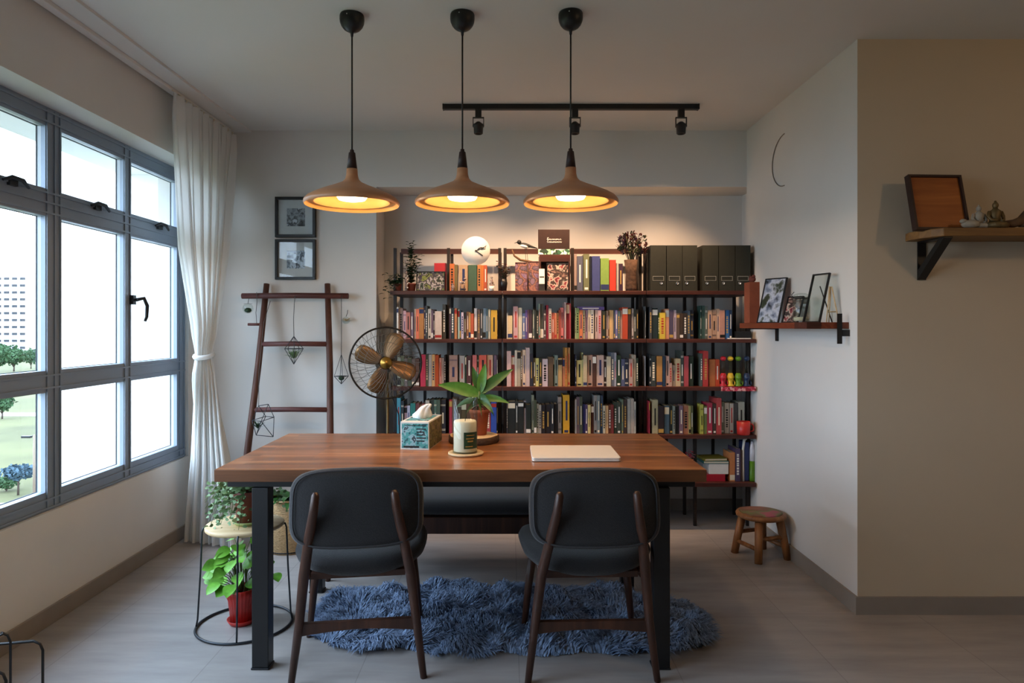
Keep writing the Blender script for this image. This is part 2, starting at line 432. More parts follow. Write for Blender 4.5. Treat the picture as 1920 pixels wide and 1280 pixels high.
# raised profile lines along the members
for z in (WZ0+.012, WZ0+.05, 1.03, 1.085, 1.80, 1.845, 1.888, 2.2, 2.245): fr.box(X1, X1+.007, WY0+.01, WY1-.01, z-.004, z+.004)
for y in (WY1-.02, 4.2, 3.60, 3.65, 2.995, 3.045, 3.082, 2.27, 2.35, 1.14, 1.22): fr.box(X1, X1+.006, y-.004, y+.004, WZ0+.01, WZ1-.01)
fo = fr.build('window_frame', 'window_metal', win)
for gi, g in enumerate(GY):
    for zi, z in enumerate(ZR):
        s_ = MB(); d = .012; xa, xb = -.036, -.02
        s_.box(xa, xb, g[0]-d, g[0], z[0]-d, z[1]+d); s_.box(xa, xb, g[1], g[1]+d, z[0]-d, z[1]+d)
        s_.box(xa, xb, g[0], g[1], z[0]-d, z[0]); s_.box(xa, xb, g[0], g[1], z[1], z[1]+d)
        s_.m = 1
        k = .003; xo = xa-.005
        s_.box(xo, xa, g[0]-d, g[0]+k, z[0]-d, z[1]+d); s_.box(xo, xa, g[1]-k, g[1]+d, z[0]-d, z[1]+d)
        s_.box(xo, xa, g[0]+k, g[1]-k, z[0]-d, z[0]+k); s_.box(xo, xa, g[0]+k, g[1]-k, z[1]-k, z[1]+d)
        s_.build('sash', ['sash_edge', 'gasket'], win)
        MB().box(-.032, -.028, g[0]-.001, g[1]+.001, z[0]-.001, z[1]+.001).build('pane', 'window_glass', win)
for (px, py) in ((20, 341), (180, 388), (297, 425)):
    Y = 2.03*F/(VX-px); p = at(px, py, Y)
    h = MB(); zz = p.z
    h.cbox((.008, Y, zz), .014, .045, .03); h.tube([(.02, Y-.07, zz-.004), (.03, Y-.03, zz+.014), (.03, Y+.03, zz+.012), (.022, Y+.075, zz-.01)], [.006, .009, .009, .006], 8)
    h.build('latch', 'grey_wire', win)
h = MB(); Y = 2.03*F/(VX-245); p = at(245, 562, Y)
h.cbox((.012, Y, p.z), .02, .03, .05); h.tube([(.03, Y+.0, p.z), (.055, Y+.03, p.z+.01), (.06, Y+.055, p.z-.03), (.055, Y+.058, p.z-.09), (.05, Y+.05, p.z-.115)], [.01, .01, .01, .009, .007], 10)
h.build('handle', 'dark_plastic', win)
# ------------------------------------------------------------------ outside the window
mat('grass_ground', '54522f', 1, var=.28, scale=.12)
mat('facade_white', 'e9e9e9', .9, var=.02, scale=.3); mat('facade_green', '8fae98', .9); mat('facade_dark', '303236', .6)
mat('path_stone', '8d8478', .95); mat('tree_green', '36502f', .9, var=.3, scale=2); mat('tree_blue', '3a4e58', .9, var=.3, scale=3)
mat('bark_far', '4c4038', .9)
GZ = -8.7
g_ = MB(); g_.add([(-900, -60, GZ), (60, -60, GZ), (60, 1400, GZ), (-900, 1400, GZ)], [(0, 1, 2, 3)]); g = struct(g_.build('ground_outside', 'grass_ground'))
for i, (d, wd) in enumerate(((76, 3.2), (37, 1.6))):
    pth = MB(); pth.box(-160, 20, d, d+wd, GZ, GZ+.03); struct(pth.build('path_%d' % (i+1), 'path_stone'))
# pier and sun ledge of this same building, just outside
struct(MB().box(-3.07, -2.24, 4.5, 4.68, -8.6, 3.2).build('wall_outside_pier', 'facade_white'))
struct(MB().box(-2.56, -2.24, -1.4, 4.5, 2.3, 2.38).build('trim_2', 'facade_white'))
def facade(name, label, x0, x1, Y, z1, cols, rows, m, depth=14):
    t = thing(name, label, 'building', ((x0+x1)/2, Y, GZ))
    W = x1-x0; H = z1-GZ
    MB().box(-W/2, W/2, 0, depth, 0, H).build('wall', m, t)
    MB().box(-W/2-.3, W/2+.3, -.3, depth+.3, H, H+.5).build('roof', m, t)
    for r in range(rows):
        for c in range(cols):
            cw = W/cols; cx = -W/2+cw*(c+.5); ch = H/(rows+.7); z = ch*(r+.9)
            q = MB(); q.cbox((cx, -.05, z), cw*.62, .3, ch*.36)
            q.m = 1; q.cbox((cx, -.5, z-ch*.27), cw*.8, 1.0, ch*.06)
            q.build('window', ['facade_dark', 'facade_white'], t)
    return t
Yb = 250; s = F/Yb
facade('apartment_block', 'distant white apartment block with rows of windows beyond the grass', (-70-VX)/s, (50-VX)/s, Yb, CAMZ+(VY-512)/s, 8, 11, 'facade_white')
facade('apartment_block', 'narrow distant block with pale green side wall behind the white apartment block', (53-VX)/s, (85-VX)/s, Yb+22, CAMZ+(VY-520)/s, 2, 10, 'facade_green')
def tree(name, label, px, Y, w_, h_, m, hb=None, n=900, trunk=True):
    X = (px-VX)*Y/F; t = thing(name, label, 'tree', (X, Y, GZ))
    rr = random.Random(int(px*7+Y)); hb = h_*.35 if hb is None else hb
    c = MB()
    for i in range(n):
        while True:
            a = Vector((rr.uniform(-1, 1), rr.uniform(-1, 1), rr.uniform(-1, 1)))
            if a.length < 1: break
        k = .75+.35*noise.noise(a*2.3+Vector((px, 0, 0)))
        p = Vector((a.x*w_/2*k, a.y*w_/2*k, hb+(h_-hb)*(.5+.5*a.z*k)))
        L = w_*.06*rr.uniform(.7, 1.4); u = Vector((rr.uniform(-1, 1), rr.uniform(-1, 1), rr.uniform(-1, 1))).normalized()*L; v_ = u.orthogonal().normalized()*L*.6
        c.add([p-u, p+v_, p+u, p-v_], [(0, 1, 2, 3)])
    c.build('foliage', m, t)
    k = MB(); k.tube([(0, 0, 0), (w_*.01, 0, hb), (0, 0, hb+(h_-hb)*.5)], [w_*.03, w_*.022, w_*.012], 8)
    for j in range(5):
        a = j*1.26; k.tube([(0, 0, hb*.9), (cos(a)*w_*.22, sin(a)*w_*.22, hb+(h_-hb)*.5)], [w_*.015, w_*.006], 6)
    k.build('trunk', 'bark_far', t)
    return t
tree('tree', 'green tree at far left edge in front of the white apartment block', -8, 140, 6.5, 7.2, 'tree_green', 1.2)
tree('tree', 'broad green tree in front of the distant apartment block windows', 26, 152, 6, 6.2, 'tree_green', 1.0)
tree('tree', 'smaller tree at the right end of the distant tree line', 58, 162, 4.2, 5.2, 'tree_green', .8)
tree('tree', 'leafy tree crown at left edge of the lawn seen through the lower pane', 4, 74, 2.9, 2.9, 'tree_green', .6)
tree('young_tree', 'small young tree with bluish spreading crown at the near path', 34, 40.5, 2.2, 1.95, 'tree_blue', .85, n=500)
tree('shrub', 'low pale green shrub beside the small young tree', 12, 41.5, 1.6, 1.0, 'tree_green', .05, n=400)
tree('shrub', 'dark narrow shrub behind the lamp post outside', 74, 43, .7, 1.7, 'tree_blue', .1, n=300)
lp = thing('street_lamp', 'thin pale lamp post with dark head standing on the lawn outside', 'street lamp', ((64-VX)*38.5/F, 38.5, GZ))
mat('lamp_pole', '7c6a58', .7)
MB().rod((0, 0, 0), (0, 0, 3.9), .075, .05).build('pole', 'lamp_pole', lp)
q = MB(); q.rod((0, 0, 3.85), (-.25, 0, 3.8), .02); q.cbox((-.42, 0, 3.78), .5, .2, .12); q.build('lamp_head', 'dark_plastic', lp)
# ------------------------------------------------------------------ curtain
cu = MB(); NU, NV = 170, 60
keys = [(2.553, (-1.80, 3.64), (-1.80, 4.46), .022), (2.45, (-1.80, 3.64), (-1.80, 4.44), .03), (1.75, (-1.80, 3.76), (-1.79, 4.26), .032), (1.3, (-1.81, 3.93), (-1.78, 4.12), .022),
        (1.13, (-1.82, 3.97), (-1.77, 4.05), .012), (1.0, (-1.83, 3.96), (-1.76, 4.07), .018), (.5, (-1.87, 4.06), (-1.66, 4.03), .03), (.012, (-1.93, 4.12), (-1.58, 3.99), .035)]
def ck(z):
    for i in range(len(keys)-1):
        a, b = keys[i], keys[i+1]
        if a[0] >= z >= b[0]:
            t = (a[0]-z)/(a[0]-b[0]); t = t*t*(3-2*t) if i in (3, 4) else t
            L = Vector(a[1]).lerp(Vector(b[1]), t); Rr = Vector(a[2]).lerp(Vector(b[2]), t); return L, Rr, a[3]+(b[3]-a[3])*t
zs = [2.553-(2.553-.012)*j/NV for j in range(NV+1)]
for z in zs:
    L, Rr, am = ck(z); d = Rr-L; nrm = Vector((d.y, -d.x)).normalized()
    for i in range(NU+1):
        u = i/NU; ph = 2*pi*11*(u+.03*sin(6*u+z*1.1)+.012*sin(17*u))
        o = am*(sin(ph)+.35*sin(ph*.5+z*2)); p = L+d*u+nrm*o+d.normalized()*am*.35*sin(2*ph)
        cu.v.append((p.x, p.y, z))
for j in range(NV):
    for i in range(NU):
        a = j*(NU+1)+i; cu.f.append([a, a+1, a+NU+2, a+NU+1]); cu.mi.append(0); cu.sm.append(True)
cur = thing('curtain', 'white curtain gathered with a tie beside the grey window', 'curtain', (0, 0, 0))
cu.build('drape', 'curtain_cloth', cur)
tb = MB(); tb.tube([(-1.795+.045*cos(a), 4.01+.06*sin(a), 1.13+.012*sin(a)) for a in [k*pi/12 for k in range(24)]], .014, 8, closed=True)
tb.build('tie_back', 'curtain_cloth', cur)
for k in range(12): hk = MB(); y = 3.66+k*.07; hk.tube([(-1.80, y, 2.545), (-1.80+.008, y, 2.556), (-1.81, y, 2.568)], .003, 6); hk.build('hook', 'cream', cur)
# ------------------------------------------------------------------ dining table
TX0, TX1, TY0, TY1, TZ = -1.106, .739, 2.555, 3.42, .765
tb = thing('dining_table', 'long dining table with oiled wood plank top and black square metal legs', 'table', ((TX0+TX1)/2, (TY0+TY1)/2, 0))
hx, hy = (TX1-TX0)/2, (TY1-TY0)/2
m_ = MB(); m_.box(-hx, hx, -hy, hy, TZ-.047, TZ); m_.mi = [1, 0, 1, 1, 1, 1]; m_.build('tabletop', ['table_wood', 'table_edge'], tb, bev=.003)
f_ = MB(); z0, z1 = .688, .718
for y in (-hy+.05, hy-.09): f_.box(-hx+.03, hx-.03, y, y+.04, z0, z1)
for x in (-hx+.03, hx-.07, .13-hx, hx-.193): f_.box(x, x+.04, -hy+.09, hy-.09, z0, z1)
f_.build('frame', 'black_metal', tb, bev=.002)
for x in (.13-hx, hx-.193):
    for y in (-hy+.03, hy-.09):
        l = MB(); l.box(x, x+.063, y, y+.06, .008, z0+.001); l.m = 1; l.box(x-.003, x+.066, y-.003, y+.063, 0, .008); l.build('leg', ['black_metal', 'dark_plastic'], tb, bev=.003)
# ------------------------------------------------------------------ chairs
def make_chair(label, loc, rz):
    t = thing('dining_chair', label, 'chair', loc, rz, 'upholstered dining chairs at the near side of the table')
    def bd(x, y, z): return (x, y+.5*x*x-.02, z-.12*x*x*(1 if z > 0 else -1))
    T = Matrix.Translation((0, -.262, .652)) @ Matrix.Rotation(radians(-9), 4, 'X')
    b = MB(); b.pad(.475, .283, .05, 4.6, deform=bd, M=T); b.build('backrest', 'charcoal_fabric', t)
    p = MB(); p.M = T; pts = []
    for k in range(72):
        a = 2*pi*k/72; c, q = cos(a), sin(a); e = 4.6; r = .93
        x = r*.475/2*abs(c)**(2/e)*(1 if c >= 0 else -1); z = r*.285/2*abs(q)**(2/e)*(1 if q >= 0 else -1)
        pts.append(bd(x, -.0225, z))
    p.tube(pts, .0035, 6, closed=True); bk = t.children[0]; p.build('piping', 'charcoal_piping', bk)
    def sd(x, y, z):  # pad lies in xz; swap so that thickness is up
        return (x*(1+.09*z/.24), y, z)
    s = MB(); RX = Matrix.Rotation(radians(-90), 4, 'X')
    def sdef(x, y, z): return (x*(1+.06*z/.24), y-(.55*x*x+.25*max(0, z-.1)**2)+.012*(1-(z/.25)**2), z)
    s.pad(.51, .50, .085, 3.2, deform=sdef, M=Matrix.Translation((0, .02, .418)) @ RX); s.build('seat', 'charcoal_fabric', t)
    f = MB()
    f.box(-.17, .17, -.2, -.17, .378, .4); f.box(-.18, .18, .16, .19, .366, .395)
    for sx in (-1, 1): f.rod((sx*.185, -.2, .388), (sx*.18, .19, .38), .014)
    f.build('seat_frame', 'walnut', t)
    for sx in (-1, 1):
        l = MB(); l.tube([(sx*.238, -.215, 0), (sx*.210, -.206, .22), (sx*.190, -.232, .40), (sx*.162, -.300, .56), (sx*.142, -.332, .66), (sx*.135, -.338, .715), (sx*.1345, -.336, .727)], [.0145, .0195, .0225, .021, .0185, .0165, .009], 12, flat=.85)
        l.build('leg', 'walnut', t)
        l = MB(); l.tube([(sx*.232, .185, 0), (sx*.212, .178, .2), (sx*.19, .165, .375)], [.0115, .016, .0195], 12); l.build('leg', 'walnut', t)
    st = MB(); n = 12
    top = [(-.207+.414*i/n, .222) for i in range(n+1)]; bot = [(.212-.424*i/n, .176+.016*sin(pi*i/n)) for i in range(n+1)]
    st.prism(top+bot, -.212, -.19, 'y'); st.build('stretcher', 'walnut', t, bev=.002)
    return t
make_chair('left dark charcoal dining chair with brown legs, back to the viewer', (-.583, 2.71, 0), radians(8))
make_chair('right dark charcoal dining chair with brown legs, in front of the silver laptop', (.298, 2.71, 0), radians(2))
# ------------------------------------------------------------------ bench behind the table
bn = thing('bench', 'low bench with dark grey padded seat and brown wood rail behind the table', 'bench', (-.1, 3.66, 0))
b = MB(); b.pad(1.62, .40, .085, 9, M=Matrix.Translation((0, 0, .373)) @ Matrix.Rotation(radians(-90), 4, 'X')); b.build('cushion', 'charcoal_fabric', bn)
b = MB(); b.box(-.8, .8, -.19, .19, .245, .33); b.build('frame', 'walnut', bn, bev=.004)
for sx in (-1, 1):
    for sy in (-1, 1): l = MB(); l.rod((sx*.83, sy*.17, 0), (sx*.76, sy*.15, .26), .014, .022); l.build('leg', 'walnut', bn)
# ------------------------------------------------------------------ pendants
def make_pendant(label, px, Y, g):
    X = (px-VX)*Y/F; t = thing('pendant_lamp', label, 'pendant lamp', (X, Y, ZC), 0, g)
    zr = 1.815-ZC
    c = MB(); c.lathe([(.0, 0), (.048, 0), (.0505, -.006), (.051, -.022), (.049, -.035), (.043, -.049), (.033, -.061), (.02, -.069), (.007, -.073), (.005, -.09), (0, -.09)], 28); c.build('canopy', 'black_metal', t)
    q = MB(); q.ball((-.01, -.049, -.016), .003); q.build('screw', 'chrome', t.children[0])
    c = MB(); c.rod((0, 0, -.08), (0, 0, zr+.215), .0035, n=8); c.build('cord', 'black_metal', t)
    c = MB(); c.lathe([(0, zr+.225), (.008, zr+.222), (.009, zr+.212), (.0135, zr+.21), (.0215, zr+.142), (0, zr+.142)], 24); c.build('cap', 'dark_wood_cap', t)
    c = MB()
    c.lathe([(0, zr+.1425), (.0225, zr+.1425), (.0235, zr+.118), (.028, zr+.1), (.04, zr+.087), (.075, zr+.071), (.12, zr+.053), (.16, zr+.035), (.184, zr+.021), (.195, zr+.008), (.197, zr-.002), (.193, zr-.009)], 64, caps=False)
    c.m = 1
    c.lathe([(.193, zr-.009), (.182, zr+.004), (.168, zr+.012), (.160, zr+.002), (.152, zr+.003), (.147, zr+.018), (.11, zr+.036), (.07, zr+.048), (.03, zr+.054), (0, zr+.054)], 64, caps=False)
    for i in range(len(c.f)): pass
    c.build('lamp_shade', ['shade_wood', 'shade_gold'], t)
    c = MB(); c.lathe([(0, zr+.054), (.02, zr+.05), (.03, zr+.042), (.056, zr+.034), (.062, zr+.024), (.055, zr+.014), (.03, zr+.009), (0, zr+.008)], 28); c.build('bulb', 'bulb_glow', t)
    return t
PL = [('left', 'pendant lamp with wooden disc shade, leftmost of the three over the table', 660, 2.85),
      ('mid', 'pendant lamp with wooden disc shade, middle of the three over the table', 867, 2.84),
      ('right', 'pendant lamp with wooden disc shade, rightmost of the three, before the black track', 1070, 2.83)]
for k, lab, px, Y in PL: make_pendant(lab, px, Y, 'wooden pendant lamps over the table')
# ------------------------------------------------------------------ track light
TYY = 4.0
tk = thing('track_rail', 'long black ceiling track rail carrying three spotlights', 'track rail', (.36, TYY, ZC))
r_ = MB(); r_.box(-.742, .742, -.017, .017, -.03, 0); r_.build('rail', 'black_metal', tk, bev=.002)
for sx in (-1, 1): r_ = MB(); r_.box(sx*.746-.004, sx*.746+.004, -.018, .018, -.031, 0); r_.build('end_cap', 'dark_plastic', tk)
HEADS = [(897, 'black track spotlight nearest the left end of the ceiling rail'), (1078, 'black track spotlight in the middle, right behind the rightmost pendant cord'), (1277, 'black track spotlight at the right end of the ceiling rail')]
for px, lab in HEADS:
    X = (px-VX)*TYY/F; t = thing('track_spotlight', lab, 'spotlight', (X, TYY, ZC-.03), 0, 'black spotlights on the ceiling track')
    a = MB(); a.box(-.018, .018, -.016, .016, -.048, 0); a.build('adapter', 'black_metal', t, bev=.002)
    a = MB()
    for sx in (-1, 1): a.box(sx*.031-.002, sx*.031+.002, -.008, .008, -.1, -.045)
    a.box(-.033, .033, -.008, .008, -.05, -.045); a.build('yoke', 'black_metal', t)
    a = MB(); a.lathe([(0, -.07), (.012, -.072), (.026, -.085), (.034, -.088), (.034, -.1), (.028, -.102), (.026, -.14), (.022, -.143), (.02, -.135), (0, -.13)], 24); a.build('lamp_head', 'black_metal', t)
# ------------------------------------------------------------------ ladder with hanging things
LY0, LY1 = 4.49, 4.22
def ladpt(x, y):
    t = min(1, max(0, (y-530)/440)); Y = LY0+(LY1-LY0)*t; return at(x, y, Y)
o_ = Vector((-1.4, 4.4, 0))
ld = thing('ladder', 'dark brown wooden ladder leaning on the wall beside the curtain', 'ladder', o_)
lt, lb = at(500, 530, LY0), at(478, 650, 4.41)
def rail(x0, y0, x1, y1):
    a = at(x0, y0, LY0); s1 = F/4.42; 
    # run the rail on to the floor
    b = ladpt(x1, y1); d = (b-a); k = (a.z-.0)/(-d.z); e = a+d*k
    m = MB(); m.tube([a-o_, a.lerp(e, .33)-o_+Vector((.004, 0, 0)), a.lerp(e, .66)-o_-Vector((.004, 0, 0)), e-o_], [.019, .021, .022, .021], 10); m.build('rail', 'ladder_wood', ld); return a, e
ra = rail(500, 532, 466, 840); rb = rail(614, 532, 620, 810)
def railx(r, z): t = (r[0].z-z)/(r[0].z-r[1].z); return r[0].lerp(r[1], t)
for y, x0, x1, rr in ((555, 457, 655, .0185), (645, None, None, .016), (768, None, None, .016), (890, None, None, .016)):
    Yg = 4.47 if y == 555 else ladpt(500, y).y
    z = CAMZ+(VY-y)*Yg/F; a = railx(ra, z); b = railx(rb, z)
    if x0: A = Vector(((x0-VX)*a.y/F, a.y-.028, z)); B = Vector(((x1-VX)*a.y/F, b.y-.028, z))
    else: A, B = a, b
    m = MB(); m.tube([A-o_, A.lerp(B, .5)-o_+Vector((0, 0, .003)), B-o_], rr, 10); m.build('rung', 'rung_wood', ld)
z = CAMZ+(VY-608)*4.44/F; a = railx(ra, z); m = MB(); m.rod(a-o_, Vector((at(465, 608, 4.44).x, a.y, z))-o_, .009); m.build('peg', 'rung_wood', ld)
HY = railx(ra, 1.49).y-.05
def hang(name, label, cat, px, py, Y): p = at(px, py, Y); return thing(name, label, cat, p), p
def wireset(m, pts, edges, r=.0022):
    for a, b in edges: m.rod(pts[a], pts[b], r, n=6)
# himmeli with air plant, centre
Yh = HY-.02
t, p = hang('himmeli', 'geometric wire himmeli holding an air plant, hung between the ladder rails', 'hanging planter', 551, 655, Yh)
def P2(px, py, dy=0): q = at(px, py, Yh); return (q.x-p.x, dy, q.z-p.z)
m = MB(); k = .07
ring = [(.055*cos(a), .055*sin(a), .0) for a in [i*pi/2.5 for i in range(5)]]; top = (0, 0, .085); bot = (0, 0, -.095)
ring = [(v[0]*1.1, v[1], .005) for v in ring]
for i in range(5): m.rod(ring[i], ring[(i+1) % 5], .002, n=6); m.rod(ring[i], top, .002, n=6); m.rod(ring[i], bot, .002, n=6)
m.build('wire_frame', 'grey_wire', t)
m = MB(); m.tube([(0, 0, .085), (-.002, 0, .2), (.003, .0, .3), (.0, .03, .352)], .0022, 6); m.build('cord', 'cord_grey', t)
m = MB()
for i in range(34):
    a = i*2.4; m.blade((0, 0, -.06), (cos(a)*.6, sin(a)*.6, R.uniform(.4, 1.3)), R.uniform(.06, .11), .007, .5, 5)
m.build('air_plant', 'leaf_succulent', t)
# right pendant himmeli
Yh2 = HY-.02
t, p = hang('himmeli', 'small upside-down pyramid himmeli hanging on long strings right of the ladder', 'hanging planter', 640, 705, Yh2)
m = MB(); rg = [(.045*cos(a), .045*sin(a), 0) for a in [i*pi/2+.4 for i in range(4)]]
for i in range(4): m.rod(rg[i], rg[(i+1) % 4], .002, n=6); m.rod(rg[i], (0, 0, -.05), .002, n=6); m.rod(rg[i], (0, 0, .14), .0015, n=6)
m.build('wire_frame', 'grey_wire', t)
m = MB(); m.tube([(0, 0, .14), (.001, 0, .3), (0, 0, .5), (0, .028, .525)], .002, 6); m.build('cord', 'cord_grey', t)
m = MB(); m.ball((0, 0, -.012), .02, 8, (1, 1, .8))
for i in range(14): a = i*2.4; m.blade((0, 0, -.01), (cos(a), sin(a), R.uniform(.1, .9)), .035, .005, .4, 4)
m.build('air_plant', 'leaf_deep', t)
# low left himmeli
t, p = hang('himmeli', 'open wire himmeli with small dark plant, low by the left ladder rail', 'hanging planter', 494, 788, 4.2)
m = MB(); pts = [(-.07, 0, 0.0), (-.0, .04, .02), (.065, 0, .02), (0, -.04, 0), (-.03, 0, .09), (.03, 0, .1), (-.045, 0, -.09), (.06, 0, -.1)]
wireset(m, pts, [(0, 1), (1, 2), (2, 3), (3, 0), (0, 4), (1, 4), (2, 5), (3, 5), (4, 5), (0, 6), (3, 6), (1, 6), (2, 7), (3, 7), (6, 7)])
m.build('wire_frame', 'grey_wire', t)
m = MB(); m.tube([(-.03, 0, .09), (-.035, .02, .3), (-.02, .06, .6), (-.0, .12, .74)], .0018, 6); m.build('cord', 'cord_grey', t)
m = MB()
for i in range(16): a = i*2.4; m.blade((-.035, 0, -.05), (cos(a)*.5, sin(a)*.5, R.uniform(.3, 1)), .06, .009, .4, 4)
m.build('air_plant', 'leaf_deep', t)
# glass ball left, shell ball right
t, p = hang('hanging_globe', 'small glass globe with moss hanging from the left end of top rung', 'ornament', 465, 578, HY)
m = MB(); m.ball((0, 0, 0), .034, 16); m.build('globe', 'jar_glass', t)
m = MB(); m.ball((0, 0, -.012), .024, 10, (1, 1, .7))
for i in range(12): a = i*2.4; m.blade((0, 0, -.01), (cos(a), sin(a), .6), .03, .008, .3, 4)
m.build('moss', 'leaf_deep', t)
m = MB(); m.tube([(0, 0, .033), (0, .008, .055), (0, .02, .068)], .002, 6); m.tube([(.028*cos(a), 0, .03+0*a) for a in (0, .5, 1, 2, 3)], .001, 5); m.build('cord', 'cord_grey', t)
t, p = hang('hanging_globe', 'pale shell and moss ball hung on the wall right of the ladder', 'ornament', 649, 598, 4.485)
m = MB(); m.ball((0, 0, -.008), .026, 12, (1, 1, .95)); m.build('globe', 'jar_glass', t)
m = MB()
for i in range(16): a = i*2.4; m.blade((0, 0, -.015), (cos(a), sin(a), R.uniform(.2, 1.2)), .04, .012, .3, 4)
m.build('moss', 'light_wood', t)
m = MB(); m.tube([(0, 0, .018), (.004, .02, .04), (0, .044, .06)], .002, 6); m.build('cord', 'cord_grey', t)
t, p = hang('string_loop', 'thin dark string hanging from the top rung to the left peg', 'string', 481, 580, HY-.0)
m = MB(); m.tube([(.0, .0, .112), (.003, .0, .05), (-.004, 0, -.02), (-.002, .01, -.098)], .0018, 6); m.build('string', 'cord_grey', t)
# ------------------------------------------------------------------ framed pictures on the back wall
for (py, lab, pm) in ((408, 'square black framed photograph on the wall, upper one of two above the ladder', 'photo_grey'), (487, 'square black framed photograph on the wall, lower one of two above the ladder', 'photo_bw')):
    p = at(556, py, YB); t = thing('framed_photograph', lab, 'framed picture', (p.x, YB, p.z), 0, 'square framed photographs above the ladder'); hw = .133; d = .018
    m = MB(); m.box(-hw, hw, -.035, 0, hw-d, hw); m.box(-hw, hw, -.035, 0, -hw, -hw+d); m.box(-hw, -hw+d, -.035, 0, -hw+d, hw-d); m.box(hw-d, hw, -.035, 0, -hw+d, hw-d); m.build('frame', 'dark_plastic', t, bev=.002)
    m = MB(); m.box(-hw+d, hw-d, -.012, -.001, -hw+d, hw-d); m.build('mount', 'paper_white', t)
    m = MB(); m.box(-.06, .06, -.0135, -.012, -.058, .06); m.build('photograph', pm, t)
    m = MB(); m.box(-hw+d, hw-d, -.03, -.028, -hw+d, hw-d); m.build('glazing', 'window_glass', t)
# ------------------------------------------------------------------ fan
fc = at(723, 680, 4.0)
fn = thing('pedestal_fan', 'vintage standing fan with copper blades and black wire cage beside the bookcase', 'fan', (fc.x, 4.02, 0))
HM = Matrix.Translation((0, -.02, fc.z)) @ Matrix.Rotation(radians(12), 4, 'Z') @ Matrix.Rotation(radians(-3), 4, 'X')
Rr = .208
m = MB(); m.M = HM
m.tube([(Rr*cos(a), 0, Rr*sin(a)) for a in [2*pi*k/64 for k in range(64)]], .0055, 8, closed=True)
m.build('cage_ring', 'fan_dark', fn); m = MB(); m.M = HM
for k in range(44):
    a = 2*pi*k/44; sw = .5
    m.tube([(cos(a+sw*(1-t))*r, -.075*(1-(r/Rr)**2.2)*1.0, sin(a+sw*(1-t))*r) for t, r in ((0, .04), (.35, .09), (.7, .15), (1, Rr))], .0011, 4, cap=False)
    if k % 2 == 0: m.tube([(cos(a)*r, .085*(1-(r/Rr)**2.2), sin(a)*r) for r in (.05, .1, .16, Rr)], .0013, 4, cap=False)
for r, y in ((.12, -.05), (.165, -.03)): m.tube([(r*cos(a), y, r*sin(a)) for a in [2*pi*k/48 for k in range(48)]], .0012, 4, closed=True)
m.build('cage', 'fan_wire', fn)
m = MB(); m.M = HM; m.lathe([(0, 0), (.02, -.002), (.032, .006), (.036, .016), (.034, .024), (0, .026)], 24); hubv = m.v
m2 = MB(); m2.M = HM @ Matrix.Translation((0, -.095, 0)) @ Matrix.Rotation(radians(-90), 4, 'X')
m2.lathe([(0, 0), (.014, .001), (.016, .004), (.03, .006), (.034, .014), (.034, .024), (0, .026)], 28); m2.build('hub', 'brass', fn)
m = MB(); m.M = HM @ Matrix.Rotation(radians(-90), 4, 'X'); m.lathe([(0, .03), (.05, .035), (.06, .06), (.055, .13), (.03, .16), (0, .165)], 24); m.rod((0, 0, -.06), (0, 0, .05), .01); m.build('motor', 'fan_dark', fn)
for k, an in enumerate((157, 67, -22, 247)):
    m = MB(); m.M = HM @ Matrix.Rotation(radians(-an), 4, 'Y') @ Matrix.Translation((0, -.01, 0))
    n = 12; vs = []; fs = []
    for i in range(n+1):
        t = i/n; x = .03+.155*t; w = .014+.036*sin(pi*min(1, t*.62+.08)); w = w if t < .85 else w*sqrt(max(.05, 1-((t-.85)/.16)**2))
        for s_ in (-1, -.3, .4, 1): vs.append((x, s_*w*.45+.01*s_*s_, w*s_*1.0))
    for i in range(n):
        for j in range(3): a = i*4+j; fs.append((a, a+1, a+5, a+4))
    m.add(vs, fs, True); b = m.build('blade', 'blade_copper', fn); sl = b.modifiers.new('th', 'SOLIDIFY'); sl.thickness = .002
m = MB(); m.rod((0, .05, .04), (0, .05, fc.z-.03), .009, .0075, 14); m.rod((0, .05, .04), (0, .05, .5), .014, .014, 14); m.build('pole', 'fan_pole', fn)
m = MB(); m.M = Matrix.Translation((0, .05, 0)); m.lathe([(0, 0), (.17, 0), (.172, .012), (.15, .022), (.05, .034), (.025, .05), (0, .05)], 36); m.build('base', 'fan_dark', fn)
m = MB(); m.tube([(.02, .06, fc.z-.12), (.02, .07, fc.z-.2), (.06, .09, fc.z-.32), (.07, .1, fc.z-.6), (.04, .09, .2), (.03, .07, .03)], .0035, 6); m.build('power_cord', 'dark_plastic', fn)
# ------------------------------------------------------------------ bookcases
TT = [1.527, 1.221, .917, .612, .307]; BT = .024; BF, BB = 4.33, 4.822
def bookcase(label, x0, x1, posts, mids):
    t = thing('bookcase', label, 'bookcase', ((x0+x1)/2, 4.55, 0), 0, 'open wooden bookcases along the alcove'); ox = (x0+x1)/2
    for z in TT: m = MB(); m.box(x0-ox, x1-ox, BF-4.55, BB-4.55, z-BT, z); m.build('shelf', 'shelf_wood', t, bev=.0015)
    for x in posts:
        for y in (4.46, 4.725): m = MB(); m.box(x-ox-.01, x-ox+.01, y-4.56, y-4.54, 0, 1.812); m.build('post', 'post_wood', t, bev=.001)
    for x in mids: m = MB(); m.box(x-ox-.01, x-ox+.01, 4.69-4.55, 4.70-4.55, TT[-1], TT[0]-BT); m.build('brace', 'post_wood', t)
    m = MB(); m.box(posts[0]-ox, posts[-1]-ox, 4.70-4.55, 4.715-4.55, 1.80, 1.835); m.build('top_rail', 'shelf_wood', t)
    return t
bookcase('left bookcase of three, behind the fan and the potted plant', -.757, -.047, [-.7456, -.397, -.0627], [-.58, -.246])
bookcase('middle bookcase of three, directly behind the right pendant lamp', -.043, .868, [-.0279, .411, .8537], [.173, .66])
bookcase('right bookcase of three, against the side wall, black magazine files on top', .872, 1.566, [.885, 1.2125, 1.556], [1.08, 1.40])
